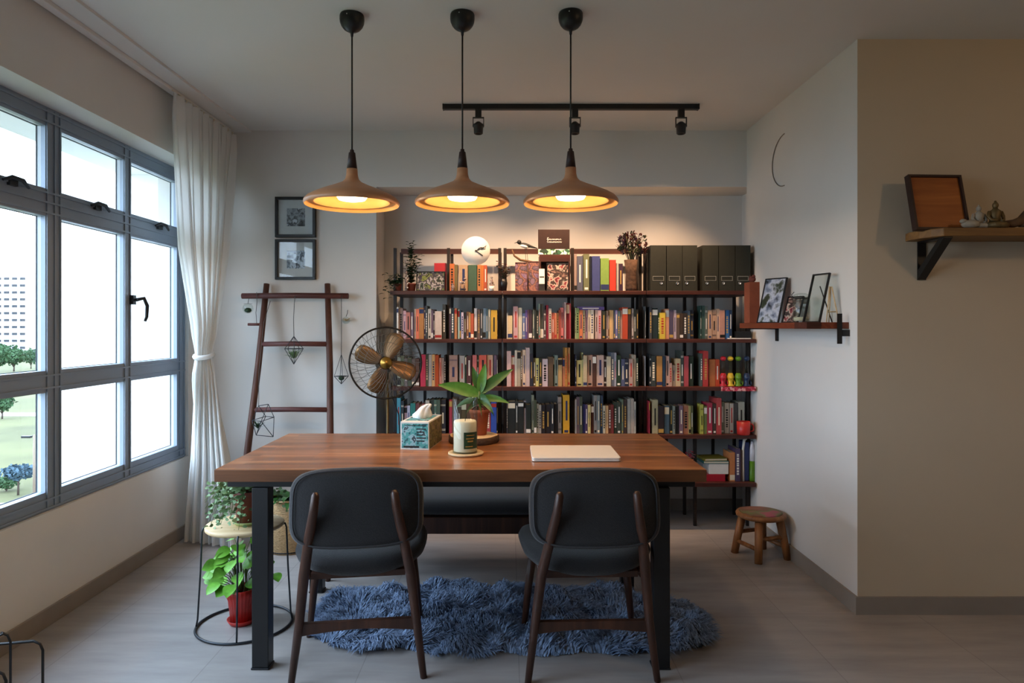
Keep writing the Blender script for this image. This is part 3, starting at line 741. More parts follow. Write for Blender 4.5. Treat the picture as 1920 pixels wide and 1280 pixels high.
POSTX = [-.7456, -.397, -.0627, -.0279, .411, .8537, .885, 1.2125, 1.556]
CN = {'white': 'ddd8d0', 'cream': 'cdbe9c', 'beige': 'b09a80', 'taupe': '8c7c70', 'grey': '85878a', 'pale grey': 'b4b4b8', 'dark grey': '484a4c', 'black': '181818', 'navy blue': '222a48', 'blue': '3a64a0', 'pale blue': '88a0b4', 'slate blue': '506478', 'teal': '2c7470',
      'dark green': '1f3426', 'green': '708a50', 'olive': '55502a', 'yellow': 'c9a23a', 'pale yellow': 'c4bf7c', 'orange': 'c06a30', 'red': 'b03434', 'maroon': '58202a', 'pink': 'c49098', 'salmon': 'c8705c', 'purple': '54406c', 'lilac': '988ca8', 'dark brown': '34221c', 'brown': '6c4230', 'tan': 'b08050', 'crimson': '861830'}
def cname(h):
    def rgb(x): return [int(x[i:i+2], 16) for i in (0, 2, 4)]
    a = rgb(h); return min(CN, key=lambda k: sum((p-q)**2*wt for p, q, wt in zip(a, rgb(CN[k]), (1, 1.2, 1))))
ORD = 'first second third fourth fifth sixth seventh eighth ninth tenth eleventh twelfth thirteenth fourteenth fifteenth sixteenth seventeenth eighteenth nineteenth twentieth twenty-first twenty-second twenty-third twenty-fourth twenty-fifth twenty-sixth'.split()
BAYN = ['leftmost bay', 'second bay', 'third bay', 'fourth bay', 'fifth bay', 'rightmost bay']
MARKS = ['paper_white', 'gold_mark', 'black_mark', 'cream', 'red_mark', 'navy_mark']
def book_mesh(w, h, d, seed, style, hue):
    "spine faces -y; standing on z=0; two boards, spine, page block, printed marks"
    r = random.Random(seed); m = MB(); c = min(.0025, w*.18)
    m.box(-w/2, w/2, 0, c, 0, h); m.box(-w/2, -w/2+c, c, d, 0, h); m.box(w/2-c, w/2, c, d, 0, h)
    m.m = 1; m.box(-w/2+c, w/2-c, c, d-.004, .003, h-.004)
    e = -.0006; dark = hue < .18
    m.m = 2
    if style == 1: a = r.uniform(.1, .25); m.box(-w/2*.96, w/2*.96, e, 0, h*(1-a)-.01, h-.01)
    elif style == 2: m.box(-w/2*.96, w/2*.96, e, 0, .008, h*r.uniform(.12, .3))
    elif style == 3: m.box(-w*.12, w*.12, e, 0, h*.25, h*.75)
    elif style == 4:
        for z in (.1, .13, .82, .85): m.box(-w/2*.94, w/2*.94, e, 0, h*z, h*(z+.012))
        m.box(-w*.14, w*.14, e, 0, h*.3, h*.62)
    elif style == 5:
        z = h*.2
        while z < h*.8: L = r.uniform(.006, .014); m.box(-w*.22, w*.22, e, 0, z, z+L); z += L+r.uniform(.003, .007)
    elif style == 6: m.box(-w*.3, w*.3, e, 0, h*.04, h*.1); m.box(-w*.1, w*.18, e, 0, h*.35, h*.85)
    return m
def put_book(name, x0, x1, z, h, colr, label, group, Y, d, seed, mark=None, style=None, tilt=0):
    r = random.Random(seed*77+5)
    rgb = lin(colr); hue = .3*rgb[0]+.6*rgb[1]+.1*rgb[2]
    style = r.choice([0, 0, 1, 2, 3, 4, 5, 5, 6, 6]) if style is None else style
    mk = mark or (r.choice(['paper_white', 'paper_white', 'gold_mark', 'cream']) if hue < .2 else r.choice(['black_mark', 'black_mark', 'red_mark', 'navy_mark']))
    m = book_mesh(x1-x0, h, d, seed, style, hue)
    o = m.build(name, ['book_cover', 'pages', mk], col=colr, loc=((x0+x1)/2, Y, z))
    if tilt: o.rotation_euler = (0, radians(tilt), 0)
    tag(o, label, 'book', group); return o
# u0,u1,v,colour per book, read off the photograph; each row: x origin, y origin, pixels-per-unit, base v, then bays
ROWS = {
 1: [(740, 550, 9.366, {0: '35,65,240,e0dcd5 75,145,260,907a74 150,200,300,c8a0a8 200,270,330,b07068 270,330,330,706078 345,375,270,c8a890 375,430,270,e07858 430,512,250,b07840 516,540,220,2a2848 542,575,215,40484a 585,640,270,c8c0b4 640,675,290,705868 677,703,280,3a2028 705,825,310,cdbcb0 840,905,190,3c3c38',
      1: '960,990,240,503848 990,1045,250,14303c 1050,1095,260,b07850 1110,1140,280,b0d0d0 1140,1165,290,285878 1168,1210,330,c8bcd0 1215,1258,330,303848 1260,1300,320,906040 1300,1335,330,c89858 1335,1388,350,b05030 1395,1445,260,d8d0d0 1455,1500,280,705850 1505,1540,270,303438 1545,1600,260,7088a0 1600,1640,260,48606c 1645,1680,280,b0b0a0 1690,1800,290,c09830 1800,1828,280,302018'}),
     (935, 550, 12.8, {2: '175,215,470,d8d0c0 217,330,530,cdb890 350,462,310,c0989c 465,560,340,c8c4b4 570,638,470,6878a0 640,690,400,504080 692,720,390,80607c 722,800,390,382430 815,860,390,707870 862,908,400,101c1c 910,950,410,182420 957,998,240,788880 1000,1078,250,484c48 1080,1135,390,504040 1140,1195,280,801030 1200,1268,360,c8b8a8 1270,1338,460,b05848 1340,1393,470,b87050 1395,1438,470,d8b080 1440,1478,400,904030 1480,1560,340,c87070 1580,1618,210,b09898 1620,1700,230,801028 1700,1735,240,a04048'}),
     (1065, 550, 12.8, {3: '140,190,340,c0c8a0 192,265,350,789060 270,352,400,c07048 355,408,400,a09880 410,470,400,988098 480,538,390,c8b8a0 540,620,390,d0c8b8 650,718,390,b8a098 720,800,400,b898a0 815,900,420,202820 915,963,420,b0a098 965,990,430,705038 992,1090,400,c8a878 1100,1133,420,404858 1135,1190,400,686898 1192,1250,420,506870 1255,1300,410,d0b0a8 1305,1435,330,a84028 1440,1510,340,2c1818 1525,1573,360,b8b0b0 1575,1638,380,383c34 1640,1690,380,24221c'}),
     (1195, 550, 8.348, {4: '125,145,200,585c60 150,188,210,303840 190,228,210,3c4048 230,320,230,14282c 325,348,300,486020 350,438,300,c8b040 440,495,240,d09878 500,563,260,484058 565,610,260,b8a8b8 615,663,310,584840 665,718,310,382c24 720,778,310,2c2420 780,828,270,485868 830,880,260,202838',
      5: '945,1003,190,284440 1005,1058,190,34504c 1060,1100,200,586058 1105,1168,260,b89880 1170,1238,260,b49078 1240,1288,240,c8a890 1290,1370,260,b88878 1375,1438,260,3068a8 1440,1480,260,183050'})],
 2: [(740, 640, 9.366, {0: '45,108,280,a0a898 110,168,250,586048 170,228,300,706868 230,298,280,485040 300,368,300,685858 370,430,300,604840 450,543,230,b83050 545,590,230,507068 595,650,230,b0b0b0 652,708,230,d8b078 710,773,240,b04818 780,823,290,c89088 825,865,290,c0bcc8 868,905,240,201418',
      1: '955,1105,240,a88c84 1140,1230,250,a8a8a8 1235,1258,250,184028 1260,1350,250,482428 1365,1440,240,c06868 1442,1478,250,303820 1480,1610,240,c85848 1620,1725,240,c8a890 1740,1788,240,605068 1790,1840,240,2c1828'}),
     (935, 640, 12.8, {2: '180,300,230,c8a8a4 302,383,340,a85050 385,440,210,d0c8b8 442,530,220,a89c88 532,565,220,604830 570,648,200,d0b8a0 650,745,150,bca8a8 748,830,300,1c2030 835,885,400,504018 887,965,400,c8c078 968,1040,400,202418 1045,1180,420,c0b0b8 1190,1308,370,504030 1310,1335,360,203020 1337,1420,330,708480 1425,1520,400,b09060 1530,1588,400,b87858 1590,1648,150,a87838 1650,1715,150,b08858'}),
     (1065, 640, 12.8, {3: '130,200,320,202438 205,338,450,b8b078 340,365,270,a0a070 367,458,340,b0a488 460,588,330,a88c80 590,678,330,482c24 680,858,330,bca49c 860,925,340,281410 930,1030,360,b8b4a0 1035,1108,270,606878 1110,1160,270,989cac 1165,1270,330,1c3424 1275,1363,420,505878 1365,1450,420,242c40 1465,1558,420,b09890 1560,1630,320,a89c8c 1635,1690,400,28382c'}),
     (1195, 640, 8.348, {4: '125,180,230,b0acb0 185,215,200,202428 217,290,220,343c3c 300,390,230,b88448 395,440,230,203850 445,498,230,c8a8a0 500,543,340,b89888 545,598,370,a89888 600,678,270,c8b490 680,725,150,3c4440 730,803,230,a84850 805,878,230,203024',
      5: '947,1020,190,505c58 1030,1110,150,b03838 1120,1218,280,b87040 1220,1288,280,b84828'})],
 3: [(740, 730, 9.366, {0: '38,105,150,4890a0 110,160,200,202830 165,218,290,b09098 220,270,280,b8b0c0 275,363,240,287870 365,435,240,703c3c 440,478,270,c0b090 480,530,250,a86058 540,610,190,b8b0a0 615,688,180,303830 690,738,180,506858 740,798,180,485848 800,905,180,2c2830',
      1: '955,1010,180,a83040 1012,1095,170,888080 1097,1170,200,403830 1172,1258,220,504028 1260,1338,200,603830 1340,1418,200,304030 1420,1498,220,804038 1500,1578,300,385040 1600,1685,250,a03840 1690,1788,220,2848a0 1790,1840,240,182018'}),
     (935, 730, 12.8, {2: '175,213,290,404048 215,398,290,181c1c 400,463,270,2c2c28 465,598,290,181c1c 600,655,270,908c98 657,770,370,1c2420 790,848,130,788070 850,910,250,404834 915,963,340,908c7c 965,1023,370,a09890 1030,1118,370,181018 1120,1248,360,1c1820 1250,1328,350,1c2028 1330,1418,350,14141c 1425,1510,180,8c8480 1545,1700,130,c89828'}),
     (1065, 730, 12.8, {3: '140,205,240,a09c98 207,278,180,605058 280,348,170,40483c 350,408,350,283070 410,473,360,403058 475,543,370,c8b880 545,618,370,4c2418 620,698,140,808080 700,768,140,707c80 770,838,140,304868 840,898,390,c0b8a0 900,968,390,c8a478 970,1038,370,603020 1040,1098,370,702c2c 1100,1178,310,303c34 1180,1268,300,384038 1285,1330,240,607060 1340,1410,240,3c3030 1425,1505,230,989c98 1507,1580,220,a8a098 1582,1630,290,b0b0a8'}),
     (1195, 730, 6.735, {4: '100,160,150,a83040 190,260,130,a8a080 265,335,210,281c20 340,403,205,506878 405,450,210,202824 452,478,210,808880 480,528,210,202020 530,578,205,786070 580,648,205,a87058 650,675,210,a09860 677,705,205,586040',
      5: '755,835,190,b0b050 840,880,210,708048 882,948,170,a03048 955,998,180,403028 1000,1063,110,a84040 1065,1115,160,788068 1120,1178,175,b0a898 1180,1228,180,b8b4a8 1235,1288,180,3c3c3c 1295,1375,165,989c90'})]}
ROWN = {1: 'upper row', 2: 'middle row', 3: 'lower row'}
SPEC = {(1, 3, 17): ('paper_white', 1), (1, 0, 7): ('navy_mark', 1), (3, 1, 9): ('red_mark', 1), (1, 4, 6): ('paper_white', 1), (2, 4, 3): ('navy_mark', 2), (3, 2, 1): ('cream', 1), (3, 2, 3): ('paper_white', 1)}
bid = 0
for row, parts in ROWS.items():
    for x0, y0, k, bays in parts:
        for bay, txt in bays.items():
            lst = [q.split(',') for q in txt.split()]
            for i, (u0, u1, v, c) in enumerate(lst):
                bid += 1; rr = random.Random(bid)
                Y = BF+.035+rr.uniform(0, .02) if not (row == 3 and bay == 3 and i > 15) else BF+.04
                X0 = (x0+float(u0)/k-VX)*Y/F; X1 = (x0+float(u1)/k-VX)*Y/F
                z = TT[row]; h = CAMZ+(VY-(y0+float(v)/k))*Y/F - z
                d = min(.24, max(.115, h*rr.uniform(.66, .78)))
                for px in POSTX:
                    if X0 < px+.012 and X1 > px-.012:
                        if (X0+X1)/2 < px: X1 = min(X1, px-.0115)
                        else: X0 = max(X0, px+.0115)
                X0 += .0004; X1 -= .0004
                w_ = X1-X0; hh = 'tall ' if h > .21 else ('short ' if h < .165 else ''); tt = 'thick ' if w_ > .032 else ('slim ' if w_ < .014 else '')
                lab = '%s%s%s book, %s from left in %s, %s of books' % (hh, tt, cname(c), ORD[i], BAYN[bay], ROWN[row])
                mk, st = SPEC.get((row, bay, i), (None, None))
                put_book('book', X0, X1, z, h, c, lab, 'books standing on the bookcase, %s' % ROWN[row], Y, d, bid, mk, st)
# ------------------------------------------------------------------ things on the top of the bookcases
T0 = TT[0]
def leafy(m, base, n, spread, hgt, L, w_, seed, droop=.6, stemr=.0015, up=.6, nl=8):
    "stems with pairs of little leaves"
    r = random.Random(seed)
    for i in range(n):
        a = r.uniform(0, 2*pi); k = r.uniform(.2, 1); tip = Vector((cos(a)*spread*k, sin(a)*spread*k, hgt*r.uniform(.5, 1)))
        b = Vector(base)
        for j in range(1, nl+1):
            t = j/nl; p = b+Vector((tip.x*t**1.3, tip.y*t**1.3, tip.z*t-(.0 if hgt > 0 else 0)))
            q = r.uniform(0, 6.28); m.blade(p, (cos(q), sin(q), up), L*r.uniform(.7, 1.2), w_, droop, 3)
def stems(m, base, n, spread, hgt, seed, rad=.0015):
    r = random.Random(seed)
    for i in range(n):
        a = r.uniform(0, 2*pi); k = r.uniform(.2, 1); tip = Vector((cos(a)*spread*k, sin(a)*spread*k, hgt*r.uniform(.5, 1))); b = Vector(base)
        m.tube([b+Vector((tip.x*t**1.3, tip.y*t**1.3, tip.z*t)) for t in (0, .35, .7, 1)], rad, 5)
def pot(m, r0, r1, h, n=28, rim=.006, c=(0, 0, 0)): return m.lathe([(0, 0), (r0, 0), (r1*.97, h*.82), (r1, h*.83), (r1+rim*.4, h), (r1-rim*.5, h), (r1-rim, h*.9), (0, h*.88)], n, c)
p = at(771, 545, 4.385); t = thing('potted_plant', 'tall dark bushy plant in a small pot at the left end of the bookcase top', 'plant', (p.x, 4.385, T0))
m = MB(); pot(m, .025, .032, .05); m.build('pot', 'brown_pot', t)
m = MB(); leafy(m, (0, 0, .04), 22, .065, .2, .036, .02, 3); leafy(m, (0, 0, .2), 8, .022, .12, .028, .018, 4, nl=9); m.build('foliage', 'leaf_deep', t)
m = MB(); stems(m, (0, 0, .03), 9, .05, .2, 3); stems(m, (0, 0, .03), 2, .012, .26, 8); m.build('stem', 'stem_brown', t)
p = at(744, 545, 4.37); t = thing('trailing_plant', 'trailing dark green plant spilling over the left end of the bookcase', 'plant', (p.x+.01, 4.36, T0))
m = MB(); pot(m, .018, .024, .045); m.build('pot', 'brown_pot', t)
m = MB(); rr = random.Random(5)
for i in range(20):
    e = Vector((rr.uniform(-.085, .03), rr.uniform(-.045, -.03), rr.uniform(-.1, .1)))
    for j in range(8):
        k = j/7; q = rr.uniform(0, 6.28); m.blade((e.x*k, e.y*min(1, k*1.6), .045+e.z*k*k+.02*sin(pi*k)), (cos(q), sin(q), .2), .034, .02, .6, 3)
m.build('foliage', 'leaf_deep', t)
p = at(762, 545, 4.35)
t = thing('figurine', 'tiny red and white figurine left of the black photo frame', 'figurine', (p.x, 4.345, T0)); m = MB(); m.lathe([(0, 0), (.011, 0), (.009, .05), (.012, .08), (.006, .1), (0, .105)], 14); m.ball((0, 0, .115), .011, 10); m.build('body', 'figurine_paint', t)
m = MB(); [m.ball((.009, -.006, z), .005, 8) for z in (.02, .045, .07, .095)]; m.build('buttons', 'paper_white', t)
def frame(name, label, cat, x0, x1, y0, y1, Y, z, pm, fm='dark_plastic', lean=8, yaw=0, bw=.006, th=.012, group=None):
    a = at(x0, y1, Y); b = at(x1, y0, Y); w_ = b.x-a.x; h = (b.z-z)/cos(radians(lean))
    t = thing(name, label, cat, ((a.x+b.x)/2, Y, z), rot=(radians(-lean), 0, radians(yaw)), group=group)
    m = MB(); m.box(-w_/2, w_/2, 0, th, 0, bw); m.box(-w_/2, w_/2, 0, th, h-bw, h); m.box(-w_/2, -w_/2+bw, 0, th, bw, h-bw); m.box(w_/2-bw, w_/2, 0, th, bw, h-bw); m.box(-w_/2+bw, w_/2-bw, th*.6, th, bw, h-bw); m.build('frame', fm, t)
    m = MB(); m.box(-w_/2+bw, w_/2-bw, th*.4, th*.6, bw, h-bw); m.build('photograph', pm, t)
    return t, w_, h
frame('photo_frame', 'black framed photo of greenery standing at left on the bookcase top', 'photo frame', 780, 834, 508, 546, 4.36, T0, 'photo_green')
def box_thing(name, label, cat, x0, x1, ytop, Y, z, d, m_, bev=.002, h=None, group=None, col=None):
    a = at(x0, ytop, Y); b = at(x1, ytop, Y); w_ = b.x-a.x; hh = h or (a.z-z)
    m = MB(); m.box(-w_/2, w_/2, 0, d, 0, hh); o = m.build(name, m_, loc=((a.x+b.x)/2, Y, z), bev=bev, col=col); return tag(o, label, cat, group)
box_thing('box', 'small red box behind the greenery photo frame', 'box', 814, 837, 493, 4.48, T0, .08, 'toy_red')
TOPB = [(843, 852, 494, 'c06830', 'orange book right beside the second post, on the bookcase top'), (852, 858, 496, '706038', 'slim olive book beside the orange book on the bookcase top'),
        (860, 877, 496.5, 'b89878', 'tan book under the round clock, leftmost beneath it'), (878, 894, 496.5, '3c5a44', 'green patterned book under the round clock'), (895, 902, 496.5, 'b87840', 'slim amber book under the right half of the round clock'),
        (902, 907, 497, 'c06a28', 'slim orange book under the right half of the round clock'), (907, 913, 497, 'b05030', 'rust red book at the right end beneath the round clock')]
TOPB2 = [(1082, 1093, 480, '555868', 'tall dark grey book, leftmost in the group left of the dried flowers'), (1094, 1105, 476, '6c7050', 'tall olive green book left of the tall navy one, bookcase top'), (1106, 1109, 480, '101828', 'very slim black book between olive and navy books, bookcase top'),
         (1110, 1125, 480, '3a4478', 'thick navy blue book left of the green and blue patterned one'), (1126, 1142, 484, '7a9a48', 'green book with blue lower spine, beside the bright red one'), (1143, 1155, 487, 'c03828', 'bright red book on the bookcase top near the dried flowers'),
         (1156, 1160, 493, 'a0a098', 'slim grey book right of the bright red one'), (1160, 1168, 494, '301830', 'dark purple book beside the dried flower vase'), (1076.5, 1081.5, 477, '9c8478', 'slim taupe book touching the third post on the bookcase top')]
for i, (x0, x1, yt, c, lab) in enumerate(TOPB+TOPB2):
    Y = 4.372; put_book('book', (x0-VX)*Y/F+.0004, (x1-VX)*Y/F-.0004, T0, CAMZ+(VY-yt)*Y/F-T0, c, lab, 'books standing on top of the bookcases', Y, .062 if x0 < 860 or 1070 < x0 < 1080 else .16, 900+i, {4: 'navy_mark'}.get(i-7), {10: 0, 11: 2, 13: 0}.get(i, None))
Y = 4.385; c = at(892, 470, Y)
t = thing('clock', 'round white clock face with black hands resting on books', 'clock', (c.x, Y, c.z))
m = MB(); m.M = Matrix.Rotation(radians(90), 4, 'X'); m.lathe([(0, -.012), (.092, -.012), (.0925, -.0), (.0915, .004), (0, .004)], 48); m.build('dial', 'paper_white', t)
m = MB(); m.M = Matrix.Translation((0, -.006, 0)); m.rod((0, 0, 0), (.055, 0, .022), .0022, n=6); m.rod((0, 0, 0), (.045, 0, -.032), .003, n=6); m.ball((0, 0, 0), .006, 8)
m.tube([(.012, 0, .01), (.03, 0, .022), (.05, 0, .02), (.068, 0, .035), (.06, 0, .012), (.035, 0, .008)], .0014, 5); m.build('hands', 'black_mark', t)
# small things
for (px, w_, h, mt, lab, nm) in ((849, .02, .05, 'figurine_paint', 'small pale figurine in front of the orange book on the bookcase top', 'figurine'), (867, .03, .085, 'figurine_paint', 'pale four-legged animal figurine in front of the books under the clock', 'figurine'), (922, .022, .1, 'figurine_paint', 'dark and pink figurine right of the books under the clock', 'figurine')):
    X = (px-VX)*4.345/F; t = thing(nm, lab, 'figurine', (X, 4.345, T0)); m = MB()
    if px == 867:
        m.ball((0, 0, h*.62), w_*.5, 12, (1.3, .6, .62)); m.ball((w_*.55, -.002, h*.88), w_*.28, 10)
        for sx in (-1, 1):
            for sy in (-1, 1): m.rod((sx*w_*.42, sy*.006, 0), (sx*w_*.38, sy*.006, h*.55), .004, n=8)
        m.rod((w_*.6, 0, h*.95), (w_*.62, 0, h*1.1), .0035, .001)
    else:
        m.lathe([(0, 0), (w_*.55, 0), (w_*.5, h*.2), (w_*.3, h*.55), (w_*.42, h*.66), (w_*.2, h*.74), (0, h*.76)], 14); m.ball((0, 0, h*.85), w_*.33, 10); m.rod((w_*.3, 0, h*.6), (w_*.7, 0, h*.35), .003, n=6); m.rod((-w_*.3, 0, h*.6), (-w_*.6, -.003, h*.4), .003, n=6)
    m.build('body', mt, t)
p = (914-VX)*4.34/F
m = MB(); m.lathe([(0, 0), (.013, 0), (.017, .03), (.015, .03), (.012, .004), (0, .004)], 20); tag(m.build('cup', 'paper_white', loc=((919.5-VX)*4.345/F+.008, 4.36-.02, T0)), 'tiny white cup at the foot of the dark and pink figurine', 'cup')
X = (945-VX)*4.365/F; t = thing('dried_flower_bundle', 'small bushy dried flowers in a dark pot at the bookcase top centre', 'dried flowers', (X-.004, 4.38, T0))
m = MB(); m.lathe([(0, 0), (.02, 0), (.026, .05), (.022, .08), (.019, .08), (0, .06)], 20); m.build('pot', 'dark_plastic', t)
m = MB(); leafy(m, (0, 0, .06), 18, .055, .13, .022, .016, 21, nl=5); m.build('flowers', 'dried_red', t)
m = MB(); leafy(m, (0, 0, .06), 16, .06, .1, .024, .014, 22, nl=6); stems(m, (0, 0, .05), 8, .045, .12, 21); m.build('foliage', 'dried_green', t)
frame('picture', 'purple and orange picture leaning on the bookcase top, left one of two', 'picture', 966, 989, 491, 546, 4.37, T0, 'picture_purple', 'picture_purple', 6, bw=.002)
frame('picture', 'pinkish picture leaning beside the black framed red photo', 'picture', 991, 1011, 489, 547, 4.36, T0, 'picture_purple', 'picture_purple', 6, bw=.002)
Yb_ = 4.38; p = at(985, 490, Yb_)
# branch with perched bird rests on the two pictures' top: stands on a block behind them
t = thing('bird_ornament', 'small black and white bird ornament perched on a curved branch', 'ornament', (p.x, 4.47, T0))
m = MB(); m.box(-.045, .035, -.02, .03, 0, .19); m.build('stand', 'driftwood', t, bev=.003)
m = MB(); m.tube([(-.085, -.01, .275), (-.07, -.008, .235), (-.03, 0, .208), (.02, 0, .2), (.05, 0, .195)], [.004, .006, .008, .008, .006], 8); m.build('branch', 'driftwood', t)
b_ = MB(); b_.ball((0, 0, 0), .022, 14, (1.6, .75, .8)); b_.M = Matrix.Identity(4)
m = MB(); m.M = Matrix.Translation((-.0, -.0, .305)) @ Matrix.Rotation(radians(14), 4, 'Y'); m.ball((0, 0, 0), .021, 14, (1.8, .75, .72)); m.rod((.02, 0, .002), (.085, 0, .0), .011, .002, 8); m.ball((-.042, 0, .01), .0145, 12); m.rod((-.052, 0, .008), (-.072, 0, -.004), .004, .0008, 6); m.build('body', 'black_mark', t)
m = MB(); m.M = Matrix.Translation((-.005, -.003, .298)) @ Matrix.Rotation(radians(14), 4, 'Y'); m.ball((0, 0, 0), .0195, 12, (1.55, .8, .62)); m.build('breast', 'paper_white', t)
m = MB(); m.rod((.0, 0, .29), (.006, 0, .205), .0015, n=5); m.rod((.01, 0, .29), (.018, 0, .203), .0015, n=5); m.build('leg', 'black_mark', t)
# dark crate with the sign on it and a photo before it
bx = at(1011, 478, 4.40); b2 = at(1069, 478, 4.40); H = bx.z-T0
t = thing('wooden_crate', 'dark brown wooden crate under the black sign on the bookcase top', 'crate', ((bx.x+b2.x)/2, 4.48, T0)); w_ = (b2.x-bx.x)/2-.002
m = MB(); m.box(-w_, w_, -.1, .06, 0, .008); m.box(-w_, w_, -.1, .06, H-.045, H); m.box(-w_, -w_+.008, -.1, .06, .008, H-.045); m.box(w_-.008, w_, -.1, .06, .008, H-.045); m.box(-w_+.008, w_-.008, .052, .06, .008, H-.045); m.build('crate_body', 'shelf_wood', t, bev=.001)
t, w_, h = frame('photo_frame', 'black framed red and white photo standing before the dark crate', 'photo frame', 1025, 1067, 492, 546.5, 4.345, T0, 'photo_red', lean=5)
c1 = at(1016, 500, 4.35)
for i, (y0, y1, lab) in enumerate(((514, 546.5, 'white card with a dark foot left of the red photo frame'),)):
    tt = thing('card', lab, 'card', (c1.x, 4.345, T0), rot=(radians(-5), 0, 0)); m = MB(); m.box(-.018, .018, 0, .002, .045, .142); m.m = 1; m.box(-.018, .018, -.0005, .0025, 0, .045); m.box(-.015, .015, -.0008, 0, .085, .093); m.build('sheet', ['paper_white', 'dark_plastic'], tt)
s0 = at(1009, 478, 4.42); s1 = at(1068, 430, 4.42); W = s1.x-s0.x; HS = s1.z-s0.z
sg = thing('sign', 'black sign with white script and green-white mosaic lower edge on a crate', 'sign', ((s0.x+s1.x)/2, 4.42, s0.z))
m = MB(); m.box(-W/2, W/2, 0, .012, 0, HS); m.build('panel', 'dark_wood_cap', sg, bev=.001)
m = MB(); m.box(-W/2, W/2, -.002, 0, .004, .038); m.build('mosaic_band', 'mosaic', sg)
m = MB()
for (zz, xa, xb, f1) in ((.1, -.045, .05, 0), (.083, -.045, .05, 1.0)):
    pts = [(xa+(xb-xa)*i/60, -.001, zz+.006*sin(i*1.15+f1)*(.5+.5*abs(sin(i*.37+f1)))) for i in range(61)]; m.tube(pts, .0012, 4)
m.tube([(-.044, -.001, .112), (-.034, -.001, .114), (-.046, -.001, .1), (-.036, -.001, .098), (-.045, -.001, .086)], .0016, 5); m.build('script_lettering', 'paper_white', sg)
# vase with dried flowers
X = (1183-VX)*4.375/F; t = thing('flower_vase', 'tall bunch of dried red and green flowers in a slender vase', 'vase of dried flowers', (X+.002, 4.385, T0))
m = MB(); m.lathe([(0, 0), (.034, 0), (.036, .02), (.033, .12), (.045, .2), (.041, .2), (.03, .12), (0, .03)], 22, wob=lambda a: 1+.06*sin(a*6)); m.build('vase', 'bark', t)
m = MB(); stems(m, (0, 0, .15), 26, .075, .2, 31, .0016); m.build('stem', 'dried_green', t)
for mt, sd, nn in (('dried_red', 32, 20), ('dried_green', 33, 26), ('dried_purple', 34, 18)):
    m = MB(); r = random.Random(sd)
    for i in range(nn):
        a = r.uniform(0, 2*pi); k = r.uniform(.2, 1); tip = Vector((cos(a)*.1*k, sin(a)*.05*k, .2+.165*r.uniform(.35, 1)*(1.1-.25*k)))
        for j in range(12): q = r.uniform(0, 6.28); m.blade(tip+Vector((r.uniform(-.008, .008), r.uniform(-.008, .008), r.uniform(-.035, .01))), (cos(q), sin(q), r.uniform(.2, 1.6)), .024, .011, .3, 3)
    m.build('flowers', mt, t)
# magazine files
MF = [(1219.5, 1249), (1250, 1279), (1279.6, 1307.5), (1317, 1347), (1348, 1378), (1378.7, 1407.5)]
MFL = ['leftmost of six', 'second from left of six', 'third from left of six', 'fourth from left of six, right of the gap', 'fifth from left of six', 'rightmost of six']
for i, (x0, x1) in enumerate(MF):
    Y = 4.362; X0 = (x0-VX)*Y/F+.0005; X1 = (x1-VX)*Y/F-.0005; w_ = X1-X0; h = .292; c = .0025
    t = thing('magazine_file', 'black magazine file with label slot, %s' % MFL[i], 'magazine file', ((X0+X1)/2, Y, T0), 0, 'black magazine files on the bookcase top')
    m = MB(); d = .24
    m.box(-w_/2, w_/2, 0, c, 0, h); m.box(-w_/2, w_/2, d-c, d, 0, h*.5)
    for sx in (-1, 1):
        a = sx*(w_/2-c/2); m.prism([(c, 0), (d-c, 0), (d-c, h*.5), (d*.55, h), (c, h)], a-c/2, a+c/2, 'x')
    m.box(-w_/2+c, w_/2-c, c, d-c, 0, c); m.build('case', 'binder_black', t)
    m = MB(); z = h*.32; m.box(-w_*.36, w_*.36, -.002, 0, z-.002, z+.002); m.box(-w_*.36, w_*.36, -.002, 0, z-.028, z-.025); m.box(-w_*.36, -w_*.33, -.002, 0, z-.025, z-.002); m.box(w_*.33, w_*.36, -.002, 0, z-.025, z-.002); m.build('label_holder', 'slot_grey', t)
    m = MB(); m.M = Matrix.Translation((w_*(.2 if i < 2 else -.22), -.001, h*.17)) @ Matrix.Rotation(radians(90), 4, 'X'); m.lathe([(0, 0), (.009, 0), (.009, .002), (.0065, .002), (.0065, .001), (0, .001)], 18); m.build('finger_ring', 'chrome', t)
    m = MB(); rr = random.Random(i); 
    x = -w_/2+.006
    while x < w_/2-.012: k = rr.uniform(.003, .009); m.box(x, x+k, .006, .2, c, h*rr.uniform(.72, .9)); x += k+.001
    m.build('papers', 'pages', t)
# ------------------------------------------------------------------ other things on the shelves
Yq = 4.35
# flat things, second shelf right end
z = TT[1]
a, b = (1366-VX)*Yq/F, (1407-VX)*Yq/F
o = MB().box(-(b-a)/2, (b-a)/2, 0, .09, 0, .006).build('paper_stack', 'paper_white', loc=((a+b)/2, Yq-.012, z)); tag(o, 'thin white paper pile lying at the right end below the wall shelf', 'papers')
a, b = (1381-VX)*Yq/F, (1407-VX)*Yq/F
o = MB().box(-(b-a)/2, (b-a)/2, 0, .08, 0, .042).build('box', 'binder_dark', loc=((a+b)/2, Yq-.01, z+.006), bev=.001); tag(o, 'small black box lying on the white papers under the wall shelf', 'box')
